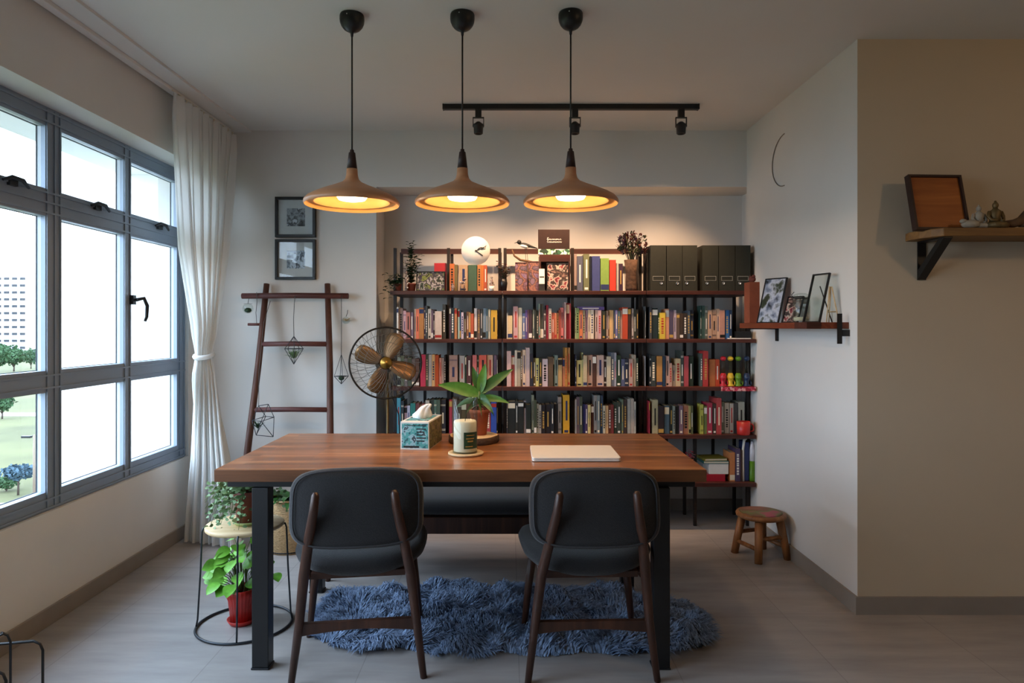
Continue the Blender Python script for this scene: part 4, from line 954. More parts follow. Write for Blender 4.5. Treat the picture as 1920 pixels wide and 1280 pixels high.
# toys
for px, by, cn, top, lab in ((1357, 720, 'toy_red', 0, 'red based toy dispenser with clear tube, leftmost of four on the shelf'), (1370.5, 720, 'toy_yellow', 0, 'yellow toy dispenser with clear tube and yellow ball, beside the red one'), (1385, 720, 'toy_green', 0, 'green based toy dispenser with clear tube between yellow and navy ones'), (1401, 720, 'toy_navy', 0, 'navy based toy dispenser with clear tube, rightmost of four')):
    t = thing('toy_dispenser', lab, 'toy', ((px-VX)*4.36/F, 4.37, TT[2]), 0, 'four toy dispensers with clear tubes')
    m = MB(); m.lathe([(0, 0), (.023, 0), (.024, .008), (.014, .02), (.018, .045), (.022, .06), (.016, .08), (.012, .085), (0, .085)], 20); m.ball((0, -.012, .055), .013, 12); m.build('base', cn, t)
    m = MB(); m.lathe([(.012, .084), (.012, .165), (.0105, .165), (.0105, .085)], 16); m.build('tube', 'jar_glass', t)
    m = MB(); m.ball((0, 0, .178), .019, 14, (1, 1, .85)); m.build('cap', cn, t)
    m = MB(); m.tube([(.02, 0, .04), (.026, -.008, .025), (.024, -.01, .008)], .0035, 6); m.build('lever', cn, t)
m = MB(); a, b = (1352-VX)*4.33/F, (1417-VX)*4.33/F; m.box(a, b, BF-.004, BF+.0, TT[2]-.026, TT[2]+.003); m.box(a, b, BF-.004, BF+.014, TT[2]+.0005, TT[2]+.003)
tag(m.build('shelf_trim_cloth', 'flower_cloth'), 'red patterned cloth strip over the shelf edge under the toy dispensers', 'cloth strip')
# horizontal book on top of the row (second shelf, middle bookcase)
zz = CAMZ+(VY-581)*4.38/F; a, b = (1082-VX)*4.38/F, (1133-VX)*4.38/F
m = MB(); w_ = b-a; m.box(-w_/2, w_/2, 0, .13, 0, .003); m.box(-w_/2, w_/2, 0, .13, .019, .022); m.box(-w_/2, w_/2, 0, .003, .003, .019); m.m = 1; m.box(-w_/2+.003, w_/2-.003, .003, .126, .003, .019); m.m = 2; m.box(-w_*.3, w_*.3, -.0006, 0, .008, .014)
tag(m.build('book', ['book_cover', 'pages', 'paper_white'], col='5a4c8c', loc=((a+b)/2, 4.38, zz)), 'purple book lying flat on top of the upright books in the upper row', 'book')
m = MB(); m.lathe([(0, 0), (.036, 0), (.04, .008), (.042, .085), (.039, .085), (.036, .01), (0, .01)], 30); m.tube([(.04, 0, .02), (.062, 0, .025), (.066, 0, .045), (.058, 0, .065), (.04, 0, .07)], .0045, 8)
tag(m.build('cup', 'red_pot', loc=((1397-VX)*4.33/F-.005, 4.345-.0, TT[3])), 'round red cup at the right end of the lower book row', 'cup')
for o in [ob for ob in bpy.data.objects if ob.name.startswith('book') and ob.type == 'MESH' and abs(ob.location.z-TT[3]) < .01 and ob.location.x > 1.36]: o.location.y = 4.40
# bottom shelf right
z = TT[4]; Yt = 4.38
def px2(x, Y=Yt): return (x-VX)*Y/F
bt = box_thing('box', 'red box at the bottom of the pile on the lowest shelf', 'box', 1320, 1360, 893, Yt, z, .15, 'toy_red', h=.045)
bw_ = box_thing('box', 'white box in the middle of the pile on the lowest shelf', 'box', 1330, 1366, 893, Yt+.005, z+.045, .14, 'paper_white', h=.068)
m = MB(); w_ = px2(1366)-px2(1318); m.box(-w_/2, w_/2, 0, .15, 0, .003); m.box(-w_/2, w_/2, 0, .15, .014, .017); m.box(-w_/2, -w_/2+.003, 0, .15, .003, .014); m.m = 1; m.box(-w_/2+.003, w_/2-.003, .002, .147, .003, .014)
tag(m.build('book', ['book_cover', 'pages'], col='2c6464', loc=(px2(1343), Yt, z+.113)), 'teal edged book lying on the white box, lowest shelf', 'book')
o = m.build('book', ['book_cover', 'pages'], col='7c7828', loc=(px2(1343), Yt+.004, z+.1302)); o.rotation_euler = (0, 0, radians(6)); o.scale = (.92, .92, 1); tag(o, 'olive yellow magazine, topmost of the pile on the lowest shelf', 'magazine')
put_book('book', px2(1368.5), px2(1378), z, .185, 'c07a48', 'orange patterned book standing right of the pile, lowest shelf', 'books standing on the lowest shelf', Yt, .14, 2001, 'cream', 2)
put_book('book', px2(1379), px2(1388), z, .21, '4c3c5c', 'purple book with pale dots beside the orange one, lowest shelf', 'books standing on the lowest shelf', Yt, .15, 2002, 'paper_white', 5)
put_book('book', px2(1388.5), px2(1391.5), z, .2, '382018', 'very slim dark brown book beside the rolled bag, lowest shelf', 'books standing on the lowest shelf', Yt, .15, 2003, None, 0)
t = thing('folded_bag', 'folded white and navy bag standing on the lowest shelf', 'bag', (px2(1399), Yt, z)); w_ = (px2(1405.5)-px2(1392))/2
m = MB(); m.tube([(-w_+.008, .01, .0), (-w_+.006, .01, .12), (-w_+.006, .01, .2), (-w_+.014, .012, .262), (w_-.016, .014, .274)], [.007, .0075, .0075, .009, .007], 10); m.build('white_fold', 'paper_white', t)
m = MB(); m.box(-w_+.014, w_, .005, .12, 0, .25); m.build('body', 'navy_mark', t, bev=.006)
t = thing('bottle', 'slender grey and lime green bottle at the right end of lowest shelf', 'bottle', (px2(1411.5), Yt+.012, z)); 
m = MB(); m.lathe([(0, 0), (.017, 0), (.018, .02), (.0175, .13), (0, .13)], 20); m.build('body', 'toy_green', t)
m = MB(); m.lathe([(0, .13), (.0175, .13), (.017, .2), (.012, .235), (.008, .255), (0, .255)], 20); m.build('neck', 'clear_plastic', t)
t = thing('potted_flower', 'pink and white flowers in a small pot on the lowest shelf', 'plant', (px2(1294), Yt+.01, z)); m = MB(); pot(m, .03, .04, .09); m.build('pot', 'terracotta', t)
m = MB(); leafy(m, (0, 0, .08), 8, .06, .09, .03, .015, 41, nl=4); m.build('foliage', 'leaf_deep', t)
m = MB(); leafy(m, (0, 0, .12), 7, .035, .08, .03, .022, 42, nl=4); m.build('flowers', 'flower_cloth', t)
# ------------------------------------------------------------------ things on the table
t = thing('tissue_box', 'teal and olive cardboard tissue box with a white tissue sticking out', 'tissue box', (-.411, 2.965, TZ), radians(-7)); W, D, H = .127, .25, .122
m = MB(); m.box(-W/2, W/2, 0, D, 0, H); m.build('carton', 'paper_white', t, bev=.0015)
m = MB(); m.box(-W/2+.006, W/2-.004, -.0012, 0, .007, H-.008); m.build('printed_front', 'art_teal', t)
m = MB(); m.box(W/2, W/2+.0012, .004, D-.004, .004, H-.006); m.build('printed_side', 'art_olive', t)
m = MB()
for k in range(5): m.box(.008, .05-.006*(k % 3), -.002, -.0012, H-.034-k*.013, H-.029-k*.013)
m.box(-.05, .02, -.002, -.0012, .009, .017); m.box(-.045, .05, -.002, -.0012, H-.018, H-.015); m.build('printed_text', 'black_mark', t)
m = MB(); m.box(-W/2+.012, W/2-.012, .03, D-.03, H, H+.0012); m.build('top_print', 'art_teal', t)
m = MB(); vs = []; fs = []; n = 22; r2 = random.Random(4)
prof = [(.028, 0, 0), (.033, .014, .0), (.026, .03, .006), (.019, .045, .014), (.016, .056, .026), (.009, .064, .036), (.001, .066, .04)]
for (r, zz, ox) in prof:
    for k in range(n):
        a = 2*pi*k/n; q = r*(1+.28*sin(a*3+zz*40)+.12*sin(a*7)); vs.append((ox+q*1.15*cos(a), D*.45+q*.8*sin(a), H+.001+zz))
for i in range(len(prof)-1):
    for k in range(n): fs.append((i*n+k, i*n+(k+1) % n, (i+1)*n+(k+1) % n, (i+1)*n+k))
m.add(vs, fs, True); m.build('tissue', 'tissue', t)
CX, CY = (872-VX)*2.86/F, 2.86
t = thing('wooden_coaster', 'round pale wooden plate under the candle', 'plate', ((873.5-VX)*2.86/F, CY, TZ)); m = MB(); m.lathe([(0, 0), (.068, 0), (.0745, .004), (.0745, .009), (.07, .0115), (.06, .009), (0, .009)], 48); m.build('plate', 'light_wood', t)
t = thing('candle_jar', 'white pillar candle in a tall glass cylinder with dark green label', 'candle', (CX, CY, TZ+.009))
m = MB(); m.lathe([(0, 0), (.0515, 0), (.0525, .004), (.0525, .228), (.0505, .229), (.0495, .228), (.0495, .006), (0, .005)], 40); m.build('glass', 'jar_glass', t)
m = MB(); m.lathe([(0, .006), (.047, .006), (.048, .01), (.048, .128), (.044, .134), (.02, .131), (0, .13)], 36); m.build('candle', 'wax', t)
m = MB(); m.tube([(0, 0, .13), (.001, 0, .14), (.003, 0, .148)], .0012, 6); m.build('wick', 'black_mark', t)
m = MB(); vs = []; n = 12
for i in range(n+1):
    a = radians(-92+i*74/n); vs += [(.0531*cos(a), .0531*sin(a), .022), (.0531*cos(a), .0531*sin(a), .09)]
m.add(vs, [(2*i, 2*i+2, 2*i+3, 2*i+1) for i in range(n)], True); m.build('label', 'leaf_deep', t)
for (z0, z1, a0, a1) in ((.03, .033, -85, -50), (.076, .079, -80, -40), (.05, .056, -75, -48), (.062, .066, -82, -42)):
    m = MB(); vs = []
    for i in range(9): a = radians(a0+i*(a1-a0)/8); vs += [(.0534*cos(a), .0534*sin(a), z0), (.0534*cos(a), .0534*sin(a), z1)]
    m.add(vs, [(2*i, 2*i+2, 2*i+3, 2*i+1) for i in range(8)], True); m.build('label_print', 'gold_mark', t)
PX, PY = (888-VX)*3.17/F, 3.17
t = thing('wood_slice', 'round wood slice with dark bark rim under the terracotta pot', 'wood slice', (PX, PY, TZ)); 
wb = lambda a: 1+.02*sin(3*a)+.015*sin(7*a+1)
m = MB(); m.lathe([(0, .0), (.113, 0), (.117, .006), (.117, .028), (.11, .031)], 56, wob=wb); m.build('bark_rim', 'bark', t)
m = MB(); m.lathe([(.1105, .0305), (.1105, .033), (.107, .034), (0, .034)], 56, wob=wb); m.build('top_face', 'light_wood', t)
t = thing('potted_plant', 'green plant with broad arching leaves in a terracotta pot on the table', 'plant', ((899-VX)*3.17/F, PY, TZ+.034))
m = MB(); m.lathe([(0, 0), (.033, 0), (.044, .1), (.047, .1), (.048, .118), (.043, .118), (.041, .105), (0, .1)], 36); m.build('pot', 'terracotta', t)
m = MB(); m.lathe([(0, .108), (.03, .106), (.042, .1035)], 24); m.build('soil', 'soil', t)
m = MB(); m.tube([(0, 0, .1), (.003, 0, .14), (-.002, 0, .175), (0, 0, .2)], [.007, .007, .006, .005], 10); m.build('stem', 'stem_green', t)
lf = lambda q: max(.06, sin(pi*min(1, q**.75*.97+.03))**.75)
LV = [((-.85, -.15, .42), .19, .05, .35, 'leaf_mid', .18), ((.8, .1, .72), .185, .04, .25, 'leaf_dark', .19), ((-.25, .2, 1), .125, .03, .1, 'leaf_dark', .19), ((.18, .1, 1), .135, .034, .15, 'leaf_mid', .19), ((.95, -.2, .35), .14, .03, .8, 'leaf_mid', .16),
      ((-.8, .3, .3), .15, .03, 1.4, 'leaf_dark', .15), ((.45, -.5, .25), .13, .045, 2.0, 'leaf_dark', .165), ((-.5, -.6, .35), .11, .03, 1.8, 'leaf_dark', .15), ((.2, .8, .5), .15, .035, .7, 'leaf_mid', .17), ((.1, -.6, .3), .12, .035, 2.2, 'leaf_dark', .15)]
for d, L, w_, dr, mt, z in LV: m = MB(); m.blade((0, 0, z), d, L*1.05, w_*1.25, dr, 10, prof=lf, fold=.2, up=(0, -1, .45)); m.build('leaf', mt, t)
m = MB()
for i in range(7): a = 2.4*i; m.blade((0, 0, .13), (cos(a), sin(a), .1), .07, .012, 1.6, 6, fold=.5)
m.build('dry_leaves', 'dried_red', t)
t = thing('laptop', 'closed silver white laptop lying near the right front edge of table', 'laptop', ((1075-VX)*2.84/F, 2.842, TZ)); W, D = .352, .285
def slab(m, W, D, z0, z1, r=.012):
    n = 5; pl = []
    for cx, cy, a0 in ((W/2-r, D/2-r, 0), (-W/2+r, D/2-r, 90), (-W/2+r, -D/2+r, 180), (W/2-r, -D/2+r, 270)):
        for i in range(n+1): a = radians(a0+90*i/n); pl.append((cx+r*cos(a), cy+r*sin(a)))
    m.prism(pl, z0, z1, 'z'); return m
slab(MB(), W, D, .002, .0095).build('base', 'laptop_silver', t, bev=.001)
slab(MB(), W, D, .0102, .0165).build('lid', 'laptop_silver', t, bev=.0015)
m = MB(); [m.box(x-.012, x+.012, y-.004, y+.004, 0, .002) for x in (-.14, .14) for y in (-.12, .12)]; m.build('rubber_foot', 'dark_plastic', t)
# ------------------------------------------------------------------ wire plant stand and its plants
SX, SY = (459-VX)*2.98/F, 2.98
t = thing('plant_stand', 'round black wire plant stand with wooden top by the table leg', 'plant stand', (SX, SY, 0))
m = MB(); m.tube([(.198*cos(a), .198*sin(a), .006) for a in [2*pi*k/64 for k in range(64)]], .0055, 8, closed=True); m.build('base_ring', 'grey_wire', t)
for k in range(4):
    a = radians(12+90*k); m = MB(); c, s_ = cos(a), sin(a)
    m.tube([(c*.198, s_*.198, .008), (c*.192, s_*.192, .04), (c*.180, s_*.180, .25), (c*.174, s_*.174, .415), (c*.168, s_*.168, .432), (c*.15, s_*.15, .43)], .004, 8); m.build('leg', 'grey_wire', t)
m = MB(); m.lathe([(0, .424), (.156, .424), (.163, .43), (.163, .44), (.158, .444), (0, .444)], 48, wob=lambda a: 1+.012*sin(5*a)); m.build('top', 'light_wood', t)
UX = (458-VX)*2.93/F-SX
t = thing('saucer', 'pale green saucer under the brown pot on the plant stand', 'saucer', (SX+UX, 2.97, .444)); m = MB(); m.lathe([(0, 0), (.05, 0), (.066, .018), (.063, .018), (.048, .004), (0, .004)], 32); m.build('dish', 'green_saucer', t)
t = thing('potted_plant', 'small-leaved trailing plant in a brown pot on top of plant stand', 'plant', (SX+UX, 2.97, .449))
m = MB(); m.lathe([(0, 0), (.044, 0), (.054, .115), (.058, .115), (.058, .14), (.053, .14), (.05, .12), (0, .12)], 32); m.build('pot', 'brown_pot', t)
m = MB(); m.lathe([(0, .128), (.05, .123)], 20); m.build('soil', 'soil', t)
m = MB(); rr = random.Random(9)
for i in range(120):
    a = rr.uniform(1.6, 4.9) if i < 95 else rr.uniform(0, 6.28); rad = rr.uniform(.05, .16); drop = rr.uniform(-.16, .05)
    for j in range(7):
        k = (j+1)/7; x = cos(a)*(.03+rad*k); y = sin(a)*(.03+rad*k)*.7; zz = .135+.05*sin(pi*min(1, k*1.1))+drop*k*k
        if math.hypot(x, y) < .062 and zz < .14: continue
        q = rr.uniform(0, 6.28); m.blade((x, y, zz), (cos(q), sin(q), .3), .02, .015, .5, 3, up=(0, -1, .4))
m.build('foliage', 'leaf_succulent', t)
m = MB(); rr = random.Random(9)
for i in range(120):
    a = rr.uniform(1.6, 4.9) if i < 95 else rr.uniform(0, 6.28); rad = rr.uniform(.05, .16); drop = rr.uniform(-.16, .05); [rr.uniform(0, 1) for _ in range(3)]
    if i % 3 == 0: m.tube([(cos(a)*(.03+rad*k), sin(a)*(.03+rad*k)*.7, .135+.05*sin(pi*min(1, k*1.1))+drop*k*k) for k in (0, .3, .6, 1)], .001, 4)
m.build('stem', 'stem_green', t)
LX = (450-VX)*2.98/F
t = thing('saucer', 'red saucer under the red ribbed pot on the floor', 'saucer', (LX, 3.0, 0)); m = MB(); m.lathe([(0, 0), (.05, 0), (.062, .022), (.059, .022), (.047, .005), (0, .005)], 32); m.build('dish', 'red_pot', t)
t = thing('potted_plant', 'bright green leafy plant in a red ribbed pot inside the stand', 'plant', (LX, 3.0, .005))
m = MB(); m.lathe([(0, 0), (.045, 0), (.056, .1), (.062, .115), (.066, .15), (.06, .15), (.054, .12), (0, .12)], 72, wob=lambda a: 1+.022*sin(24*a)); m.build('pot', 'red_pot', t)
m = MB(); m.lathe([(0, .135), (.055, .128)], 20); m.build('soil', 'soil', t)
rr = random.Random(12); m = MB(); ms = MB()
for i in range(60):
    a = rr.uniform(0, 6.28); k = rr.uniform(.3, 1.0); top = Vector((cos(a)*.1*k-.012, sin(a)*.1*k, .15+.13*rr.random()+(.08 if k < .6 else 0)))
    ms.tube([(cos(a)*.02, sin(a)*.02, .13), (top.x*.6, top.y*.6, top.z*.9), top], .0018, 5)
    m.blade(top, (cos(a), sin(a), rr.uniform(-.1, .4)), rr.uniform(.055, .085), rr.uniform(.045, .062), .7, 6, fold=.12, up=(rr.uniform(-.3, .3), -.7, .7))
m.build('foliage', 'leaf_bright', t); ms.build('stem', 'stem_green', t)
m = MB(); m.tube([(.02, 0, .13), (.09, -.02, .2), (.15, -.03, .22)], .0018, 5); m.blade((.15, -.03, .22), (.5, -.6, .1), .06, .05, .9, 6); m.build('side_shoot', 'leaf_bright', t)
# basket
BX = (543-VX)*3.99/F
t = thing('woven_basket', 'tall woven straw basket planter with dark rim line near the ladder', 'basket', (BX, 3.99, 0))
m = MB(); prof = []
nz = 26
for i in range(nz+1):
    z = .302*i/nz; r = .104+.022*sin(pi*min(1, .15+z/.36)); prof += [(r, z)]
m.lathe([(0, 0)]+[(r+(.003 if i % 2 else 0), z) for i, (r, z) in enumerate(prof)]+[(.105, .302), (.1, .27), (0, .26)], 56, wob=lambda a: 1+.008*sin(28*a)); m.build('body', 'basket_weave', t)
m = MB(); m.tube([(.113*cos(a), .113*sin(a), .012) for a in [2*pi*k/48 for k in range(48)]], .007, 6, closed=True); m.build('base_band', 'dark_plastic', t)
m = MB(); m.tube([(.112*cos(a), .112*sin(a), .302) for a in [2*pi*k/48 for k in range(48)]], .006, 6, closed=True); m.build('rim', 'basket_weave', t)
t = thing('potted_plant', 'dark green broad-leaved plant growing out of the straw basket', 'plant', (BX, 3.99, .262))
m = MB(); m.lathe([(0, 0), (.05, 0), (.07, .03), (0, .03)], 20); m.build('pot', 'brown_pot', t)
m = MB(); rr = random.Random(15)
for i in range(40): a = 2.4*i; m.blade((cos(a)*.02, sin(a)*.02, .03), (cos(a), sin(a), rr.uniform(.25, 1.1)), rr.uniform(.1, .17), .04, rr.uniform(.5, 1.3), 6, prof=lf)
m.build('foliage', 'leaf_dark', t)
# ------------------------------------------------------------------ rug of sheepskins
rg = thing('sheepskin_rug', 'shaggy blue-grey sheepskin rug on the tiles under the table', 'rug', (0, 0, 0))
LO = [(-.60, 3.05, .27, .31), (-.30, 3.1, .27, .32), (-.12, 2.98, .26, .28), (.08, 3.07, .28, .33), (.12, 2.86, .28, .17), (.40, 3.04, .30, .33), (.62, 3.0, .22, .26), (-.24, 2.86, .26, .15), (.42, 2.86, .22, .16), (.72, 2.92, .13, .16), (-.74, 3.12, .12, .16)]
def ins(x, y): return min(math.hypot((x-a)/rx, (y-b)/ry)-.10*noise.noise((x*6, y*6, 0)) for a, b, rx, ry in LO)
bm = MB(); st_ = .03; nx = int(2.0/st_); ny = int(1.0/st_); g = {}
for i in range(nx):
    for j in range(ny):
        x, y = -1.05+i*st_, 2.55+j*st_
        if ins(x+st_/2, y+st_/2) < .93:
            bm.add([(x, y, .004), (x+st_, y, .004), (x+st_, y+st_, .004), (x, y+st_, .004)], [(0, 1, 2, 3)])
bm.build('hide', 'fur_base', rg)
fb = MB(); rr = random.Random(3); cnt = 0; V = fb.v; Fc = fb.f
while cnt < 10500:
    x, y = rr.uniform(-.95, .95), rr.uniform(2.6, 3.5)
    e = ins(x, y)
    if e > 1: continue
    cnt += 1
    fl = noise.noise((x*3.2, y*3.2, 5))*5+noise.noise((x*9, y*9, 2))*2.2; fd = Vector((cos(fl), sin(fl)*.8-.12))
    hh = (.05+.045*noise.noise((x*11, y*11, 9)))*(1-.45*max(0, e-.6)/.4)
    for b in range(5):
        bx, by = x+rr.gauss(0, .006), y+rr.gauss(0, .006); L = rr.uniform(.05, .1); w_ = rr.uniform(.0012, .0036)
        an = fl+rr.gauss(0, .35); dx, dy = cos(an)*L*.75, sin(an)*L*.75; sx, sy = -sin(an)*w_, cos(an)*w_; h = hh*rr.uniform(.7, 1.2)
        o = len(V)
        V += [(bx-sx, by-sy, .004), (bx+sx, by+sy, .004), (bx+dx*.25-sx, by+dy*.25-sy, h*.75), (bx+dx*.25+sx, by+dy*.25+sy, h*.75), (bx+dx*.65-sx*.8, by+dy*.65-sy*.8, h), (bx+dx*.65+sx*.8, by+dy*.65+sy*.8, h), (bx+dx, by+dy, max(.006, h*.72))]
        Fc += [[o, o+1, o+3, o+2], [o+2, o+3, o+5, o+4], [o+4, o+5, o+6]]
fb.mi = [0]*len(Fc); fb.sm = [True]*len(Fc)
fb.build('pile', 'fur_blue', rg, stuff=True)
# ------------------------------------------------------------------ small stool
t = thing('stool', 'small round wooden stool with painted seat near the right wall', 'stool', (1.425, 3.87, 0), radians(20)); t.scale = (1, 1, .95)
m = MB(); m.lathe([(0, .232), (.118, .232), (.134, .24), (.137, .252), (.13, .262), (.1, .266), (0, .268)], 44, wob=lambda a: 1+.01*sin(4*a)); m.build('seat', 'stool_wood', t)
m = MB(); m.lathe([(.118, .2645), (.1, .2675), (0, .2695)], 44); m.build('painted_top', 'seat_paint', t)
for k in range(4):
    a = radians(45+90*k); c, s_ = cos(a), sin(a); m = MB(); m.tube([(c*.142, s_*.142, 0), (c*.125, s_*.125, .1), (c*.098, s_*.098, .235)], [.021, .0215, .023], 10); m.build('leg', 'stool_wood', t)
for k in range(4):
    a = radians(45+90*k); b = radians(135+90*k); z = .075 if k % 2 else .13; rad = .13 if k % 2 else .118; m = MB(); m.rod((cos(a)*rad, sin(a)*rad, z), (cos(b)*rad, sin(b)*rad, z), .0125); m.build('stretcher', 'stool_wood', t)
# ------------------------------------------------------------------ shelf on the right wall
sh = thing('wall_shelf', 'short reddish wooden shelf on flat black brackets on the white side wall', 'shelf', (XR, 3.63, 1.305))
m = MB(); m.box(-.196, 0, -.465, .46, -.015, .015); m.build('board', 'red_shelf_wood', sh, bev=.002)
m = MB(); m.box(-.197, -.13, -.468, -.33, -.0155, .0155); m.build('end_block', 'shelf_wood', sh)
m = MB(); m.box(-.058, -.036, -.474, -.469, -.085, .055); m.box(-.035, 0, -.474, -.469, -.05, -.02); m.build('bracket', 'black_metal', sh)
m = MB(); m.box(-.012, 0, .36, .385, -.09, -.015); m.box(-.18, -.012, .36, .385, -.021, -.015); m.build('bracket', 'black_metal', sh)
zs_ = 1.32
p = (1400-VX)
t = thing('book_stack', 'upright red-brown box file at the far end of the wall shelf', 'box', (1.43, 4.03, zs_)); m = MB(); m.box(-.03, .03, -.05, .04, 0, .24); m.build('case', 'terracotta', t, bev=.002)
t.name = 'box_file'
t = thing('ornament', 'pink carved ornament on top of the red-brown box file', 'ornament', (1.43, 4.02, zs_+.24)); m = MB(); m.ball((0, 0, .018), .022, 12, (1, .8, .8)); m.ball((.008, 0, .034), .012, 8); m.rod((-.015, 0, .01), (-.012, 0, .04), .006, .003, 6); m.build('body', 'dried_red', t)
def leaning(name, label, X, Y, w_, h, pm, yaw, lean, fm='dark_plastic', glassy=False, bw=.006, legs=False):
    t = thing(name, label, 'photo frame', (X, Y, zs_), rot=(radians(-lean), 0, radians(yaw)))
    th = .01
    m = MB(); m.box(-w_/2, w_/2, 0, th, 0, bw); m.box(-w_/2, w_/2, 0, th, h-bw, h); m.box(-w_/2, -w_/2+bw, 0, th, bw, h-bw); m.box(w_/2-bw, w_/2, 0, th, bw, h-bw); m.build('frame', fm, t)
    m = MB(); m.box(-w_/2+bw, w_/2-bw, th*.35, th*.65, bw, h-bw); m.build('photograph' if not glassy else 'glazing', pm, t)
    if legs:
        m = MB(); m.rod((0, th, h*.75), (0, th+.11, .03), .003, n=6); m.build('prop', fm, t)
    return t
leaning('photo_frame', 'tall dark framed beach photo leaning beside the red-brown box file', 1.445, 3.83, .15, .265, 'photo_beach', -62, 16)
leaning('photo_frame', 'small dark framed photo with red tones next to the glass jar', 1.475, 3.6, .1, .15, 'photo_red', -62, 20)
t = thing('glass_jar', 'clear lidded glass jar with wire handle on the wall shelf', 'jar', (1.48, 3.46, zs_))
m = MB(); m.lathe([(0, 0), (.038, 0), (.042, .01), (.042, .11), (.034, .13), (.031, .13), (.038, .108), (.038, .012), (0, .006)], 28); m.build('body', 'jar_glass', t)
m = MB(); m.lathe([(0, .131), (.036, .131), (.037, .14), (.02, .148), (0, .15)], 28); m.build('lid', 'jar_glass', t)
m = MB(); m.tube([(.0385*cos(a), .0385*sin(a), .124) for a in [2*pi*k/32 for k in range(32)]], .002, 6, closed=True); m.tube([(-.0385, 0, .124), (-.05, 0, .14), (-.036, 0, .155)], .0018, 6); m.build('wire_clasp', 'grey_wire', t)
m = MB(); m.lathe([(0, .008), (.036, .009), (.036, .026), (0, .03)], 20); m.build('contents', 'cream', t)
leaning('photo_frame', 'tall clear panel frame tilted back on its prop, nearest end of wall shelf', 1.455, 3.30, .12, .245, 'jar_glass', -76, 14, legs=True, bw=.006)
t = thing('easel', 'small pale wooden easel leaning behind the clear panel frame', 'easel', (1.53, 3.25, zs_)); m = MB()
for dx in (-.025, 0, .025): m.rod((dx*.2, .0, .17), (dx*1.2, -.02+.04*(dx == 0), .0), .0035, .003, 6)
m.rod((-.018, -.012, .05), (.018, -.012, .05), .003, n=6); m.build('leg_set', 'light_wood', t)
m = MB(); cp = []
for i in range(22):
    a = radians(62+i*(292-62)/21); cp.append((0, .29+.0, 0))
    cp[-1] = (XR-.006-.006*sin(pi*i/21), 3.98-.0+cos(a)*-.0, 0)
w1, w2 = at(1474, 252, 3.88), at(1476, 345, 3.86); pts = []
for i in range(24):
    a = pi*i/23; zc = CAMZ+(VY-299)*3.9/F; pts.append((XR-.004, 3.90+.18*sin(a)*1.0-.0, zc+.148*cos(a)))
m.tube(pts, .0028, 6); tag(m.build('wall_cable', 'cable_grey'), 'thin curved dark cable arc on the upper right side wall', 'cable')
# ------------------------------------------------------------------ shelf on the return wall
YR = 3.0895
sh = thing('wall_shelf', 'rustic live-edge wooden shelf on a black triangular bracket, right edge of view', 'shelf', (1.79, YR, 1.70))
m = MB(); m.prism([(0, -.002), (-.012, -.05), (.0, -.11), (.02, -.16), (.05, -.2), (1.1, -.215), (1.1, -.001)], -.017, .019, 'z'); m.build('board', 'live_edge_wood', sh, bev=.004)
for x in (.055, .95):
    m = MB(); m.box(x, x+.038, -.006, -.0005, -.19, -.017); m.box(x, x+.038, -.19, -.006, -.023, -.017); m.prism([(-.006, -.185), (-.006, -.145), (-.155, -.023), (-.19, -.023)], x, x+.038, 'x'); m.build('bracket', 'black_metal', sh)
a = at(1700, 430, 2.98); b = at(1812, 330, 2.98); z = 1.719; w_ = (1806-1702)*2.98/F; h = .255
t = thing('wooden_tray', 'square wooden tray with dark rim leaning on the rustic wall shelf', 'tray', (a.x+.016+w_/2, 2.94, z), rot=(radians(-13), 0, radians(3)))
m = MB(); m.box(-w_/2+.01, w_/2-.01, .012, .018, .01, h-.01); m.build('panel', 'board_wood', t)
m = MB(); m.box(-w_/2, w_/2, 0, .03, 0, .01); m.box(-w_/2, w_/2, 0, .03, h-.01, h); m.box(-w_/2, -w_/2+.01, 0, .03, .01, h-.01); m.box(w_/2-.01, w_/2, 0, .03, .01, h-.01); m.build('rim', 'dark_wood_cap', t, bev=.001)
def P3(x): return (x-VX)*2.93/F
t = thing('stone_ornament', 'low grey stone piece in front of the wooden tray corner', 'ornament', (P3(1815), 2.915, z)); m = MB(); m.ball((0, 0, .018), .03, 12, (1.3, .8, .62)); m.ball((-.03, 0, .03), .013, 10, (1.2, 1, .8)); m.build('body', 'figure_stone', t)
def seated(name, label, X, Y, s, mt):
    t = thing(name, label, 'figurine', (X, Y, z))
    m = MB(); m.M = Matrix.Scale(s, 4)
    m.ball((0, 0, .16), .5, 14, (1, .7, .32)); m.tube([(-.45, -.1, .14), (-.1, -.38, .16), (.3, -.3, .2)], [.15, .14, .1], 10); m.tube([(.45, -.1, .14), (.1, -.4, .14), (-.3, -.3, .16)], [.15, .14, .1], 10)
    m.tube([(0, 0, .25), (0, .02, .55), (0, 0, .82), (0, 0, .93), (0, 0, 1.0)], [.27, .23, .28, .14, .09], 14)
    for sx in (-1, 1): m.tube([(sx*.27, 0, .82), (sx*.36, -.03, .58), (sx*.3, -.16, .4), (sx*.1, -.28, .34)], [.09, .085, .07, .06], 10)
    m.ball((0, -.01, 1.12), .15, 14, (.9, .95, 1.15)); m.ball((0, 0, 1.3), .06, 10); m.build('body', mt, t)
seated('seated_figurine', 'pale translucent seated figurine between the stone piece and the bronze figure', P3(1838), 2.94, .078, 'figure_stone')
seated('seated_figurine', 'bronze coloured seated meditating figurine on the rustic wall shelf', P3(1863), 2.92, .088, 'figure_bronze')
